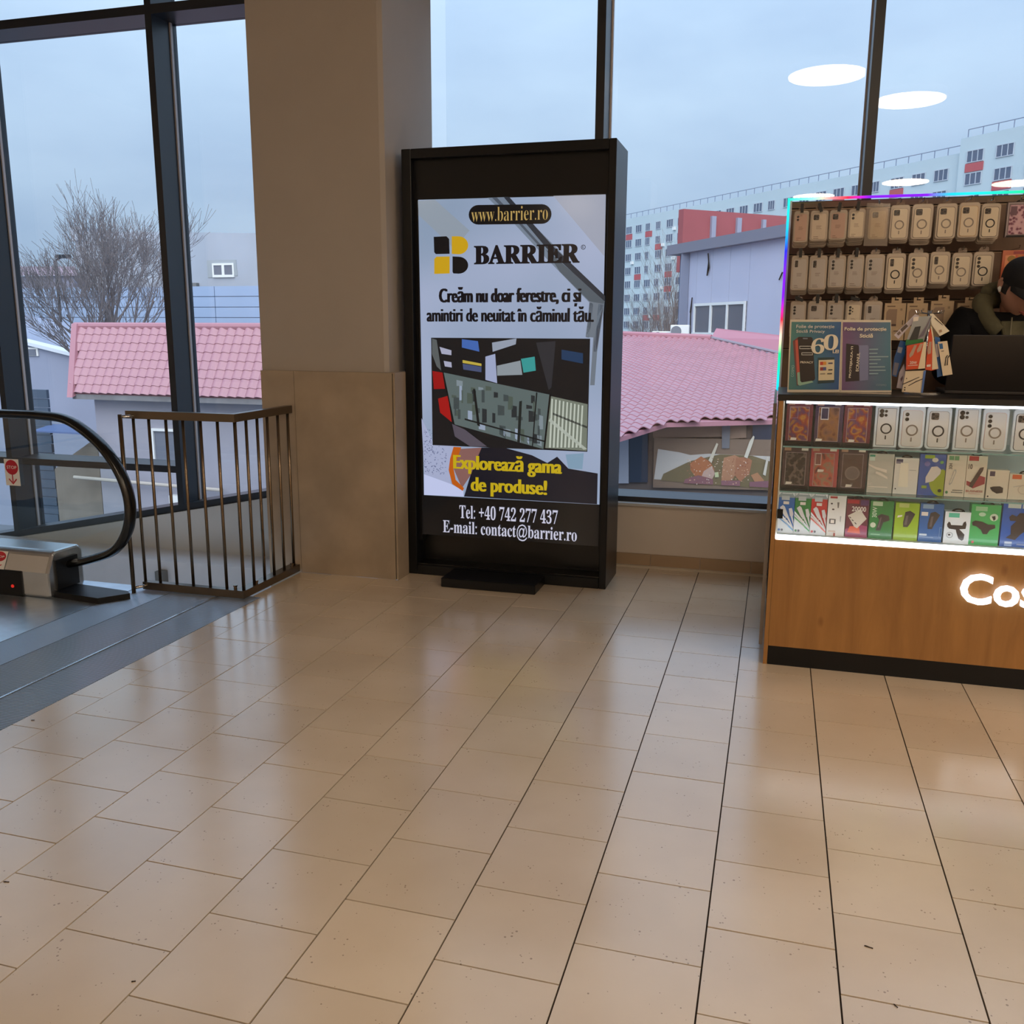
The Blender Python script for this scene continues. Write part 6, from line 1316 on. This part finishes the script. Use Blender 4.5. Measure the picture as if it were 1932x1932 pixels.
for q in ((0, ww, 0, .1), (0, ww, wh-.1, wh), (0, .1, .1, wh-.1), (ww-.1, ww, .1, wh-.1), (ww*.33-.05, ww*.33+.05, .1, wh-.1), (ww*.66-.05, ww*.66+.05, .1, wh-.1)): wme.box(q[0], q[1], -.1, 0, q[2], q[3])
w0 = wme.build('window', APW, ab, local=True); g0 = MB().box(.1, ww-.1, -.05, -.01, .1, wh-.1).build('window_pane', APG, w0, local=True)
WM, GM = w0.data, g0.data; bpy.data.objects.remove(g0); bpy.data.objects.remove(w0)
rotm = Matrix((da, -na, Vector((0, 0, 1)))).transposed().to_4x4()
def apwin(s, z, o=0, sc=1.0):
    w = bpy.data.objects.new('window', WM); COL.objects.link(w); w.parent = ab; m = rotm.copy(); m.translation = fpt(s, z, o)-ab.location; w.matrix_local = m @ Matrix.Diagonal((sc, 1, 1, 1))
    gp = bpy.data.objects.new('window_pane', GM); COL.objects.link(gp); gp.parent = w
rpm = MB(); acm = MB()
R_ = random.Random(4)
FH = 2.82
ncol = int(LA/3.75)
for c_ in range(ncol):
    s = 1.0+c_*3.75
    px_vis = c_ < 9
    for r_ in range(10):
        z = zroof-3.2-r_*FH
        if not px_vis and r_ > 3: break
        if z < -1: break
        sc = R_.choice([1, 1, .72, .6]) if (c_ % 5) in (2, 3) else 1
        apwin(s, z, .03, sc)
        if (c_*7+r_*3) % 8 == 0 or R_.random() < .06: rpm.prism([fpt(s-.05, z-1.2, .02), fpt(s+ww+.05, z-1.2, .02), fpt(s+ww+.05, z-.08, .02), fpt(s-.05, z-.08, .02)], na*.1)
        if R_.random() < .16: acm.prism([fpt(s+ww+.1, z-.7, .02), fpt(s+ww+.9, z-.7, .02), fpt(s+ww+.9, z-.1, .02), fpt(s+ww+.1, z-.1, .02)], na*.35)
for c_ in range(9):
    s = LA+1.2+c_*4.3
    for r_ in range(6):
        z = zhi-3.3-r_*FH; apwin(s, z, .63, 1.1)
        if (c_+r_*2) % 3 == 0: rpm.prism([fpt(s-.1, z-1.15, .62), fpt(s+ww+.3, z-1.15, .62), fpt(s+ww+.3, z-.08, .62), fpt(s-.1, z-.08, .62)], na*.1)
        if R_.random() < .25: acm.prism([fpt(s+ww+.4, z-.6, .62), fpt(s+ww+1.1, z-.6, .62), fpt(s+ww+1.1, z, .62), fpt(s+ww+.4, z, .62)], na*.35)
rpm.build('red_panels', REDP, ab); acm.build('air_conditioners', WHITE, ab)
BR2 = mat('grey_brown_bark', (120, 108, 104), .9)
for i, (px, Yt, hgt, sd_, lb) in enumerate([(1268, 58, 11.5, 5, 'tall bare tree in front of the distant apartment block'), (1225, 72, 7.5, 8, 'low bare bush at the foot of the apartment block, left one'), (1252, 86, 9.5, 9, 'dense bare bush between the apartment block and air conditioners')]):
    b = P(px, 640, Yt); bare_tree('bare_tree' if i == 0 else 'bare_bush', lb, (b.x, Yt, GZ), hgt, .9, 4 if i == 0 else 4, .16, sd_, BR2, (0, 0), .3, (4, 5) if i == 0 else (4, 6))
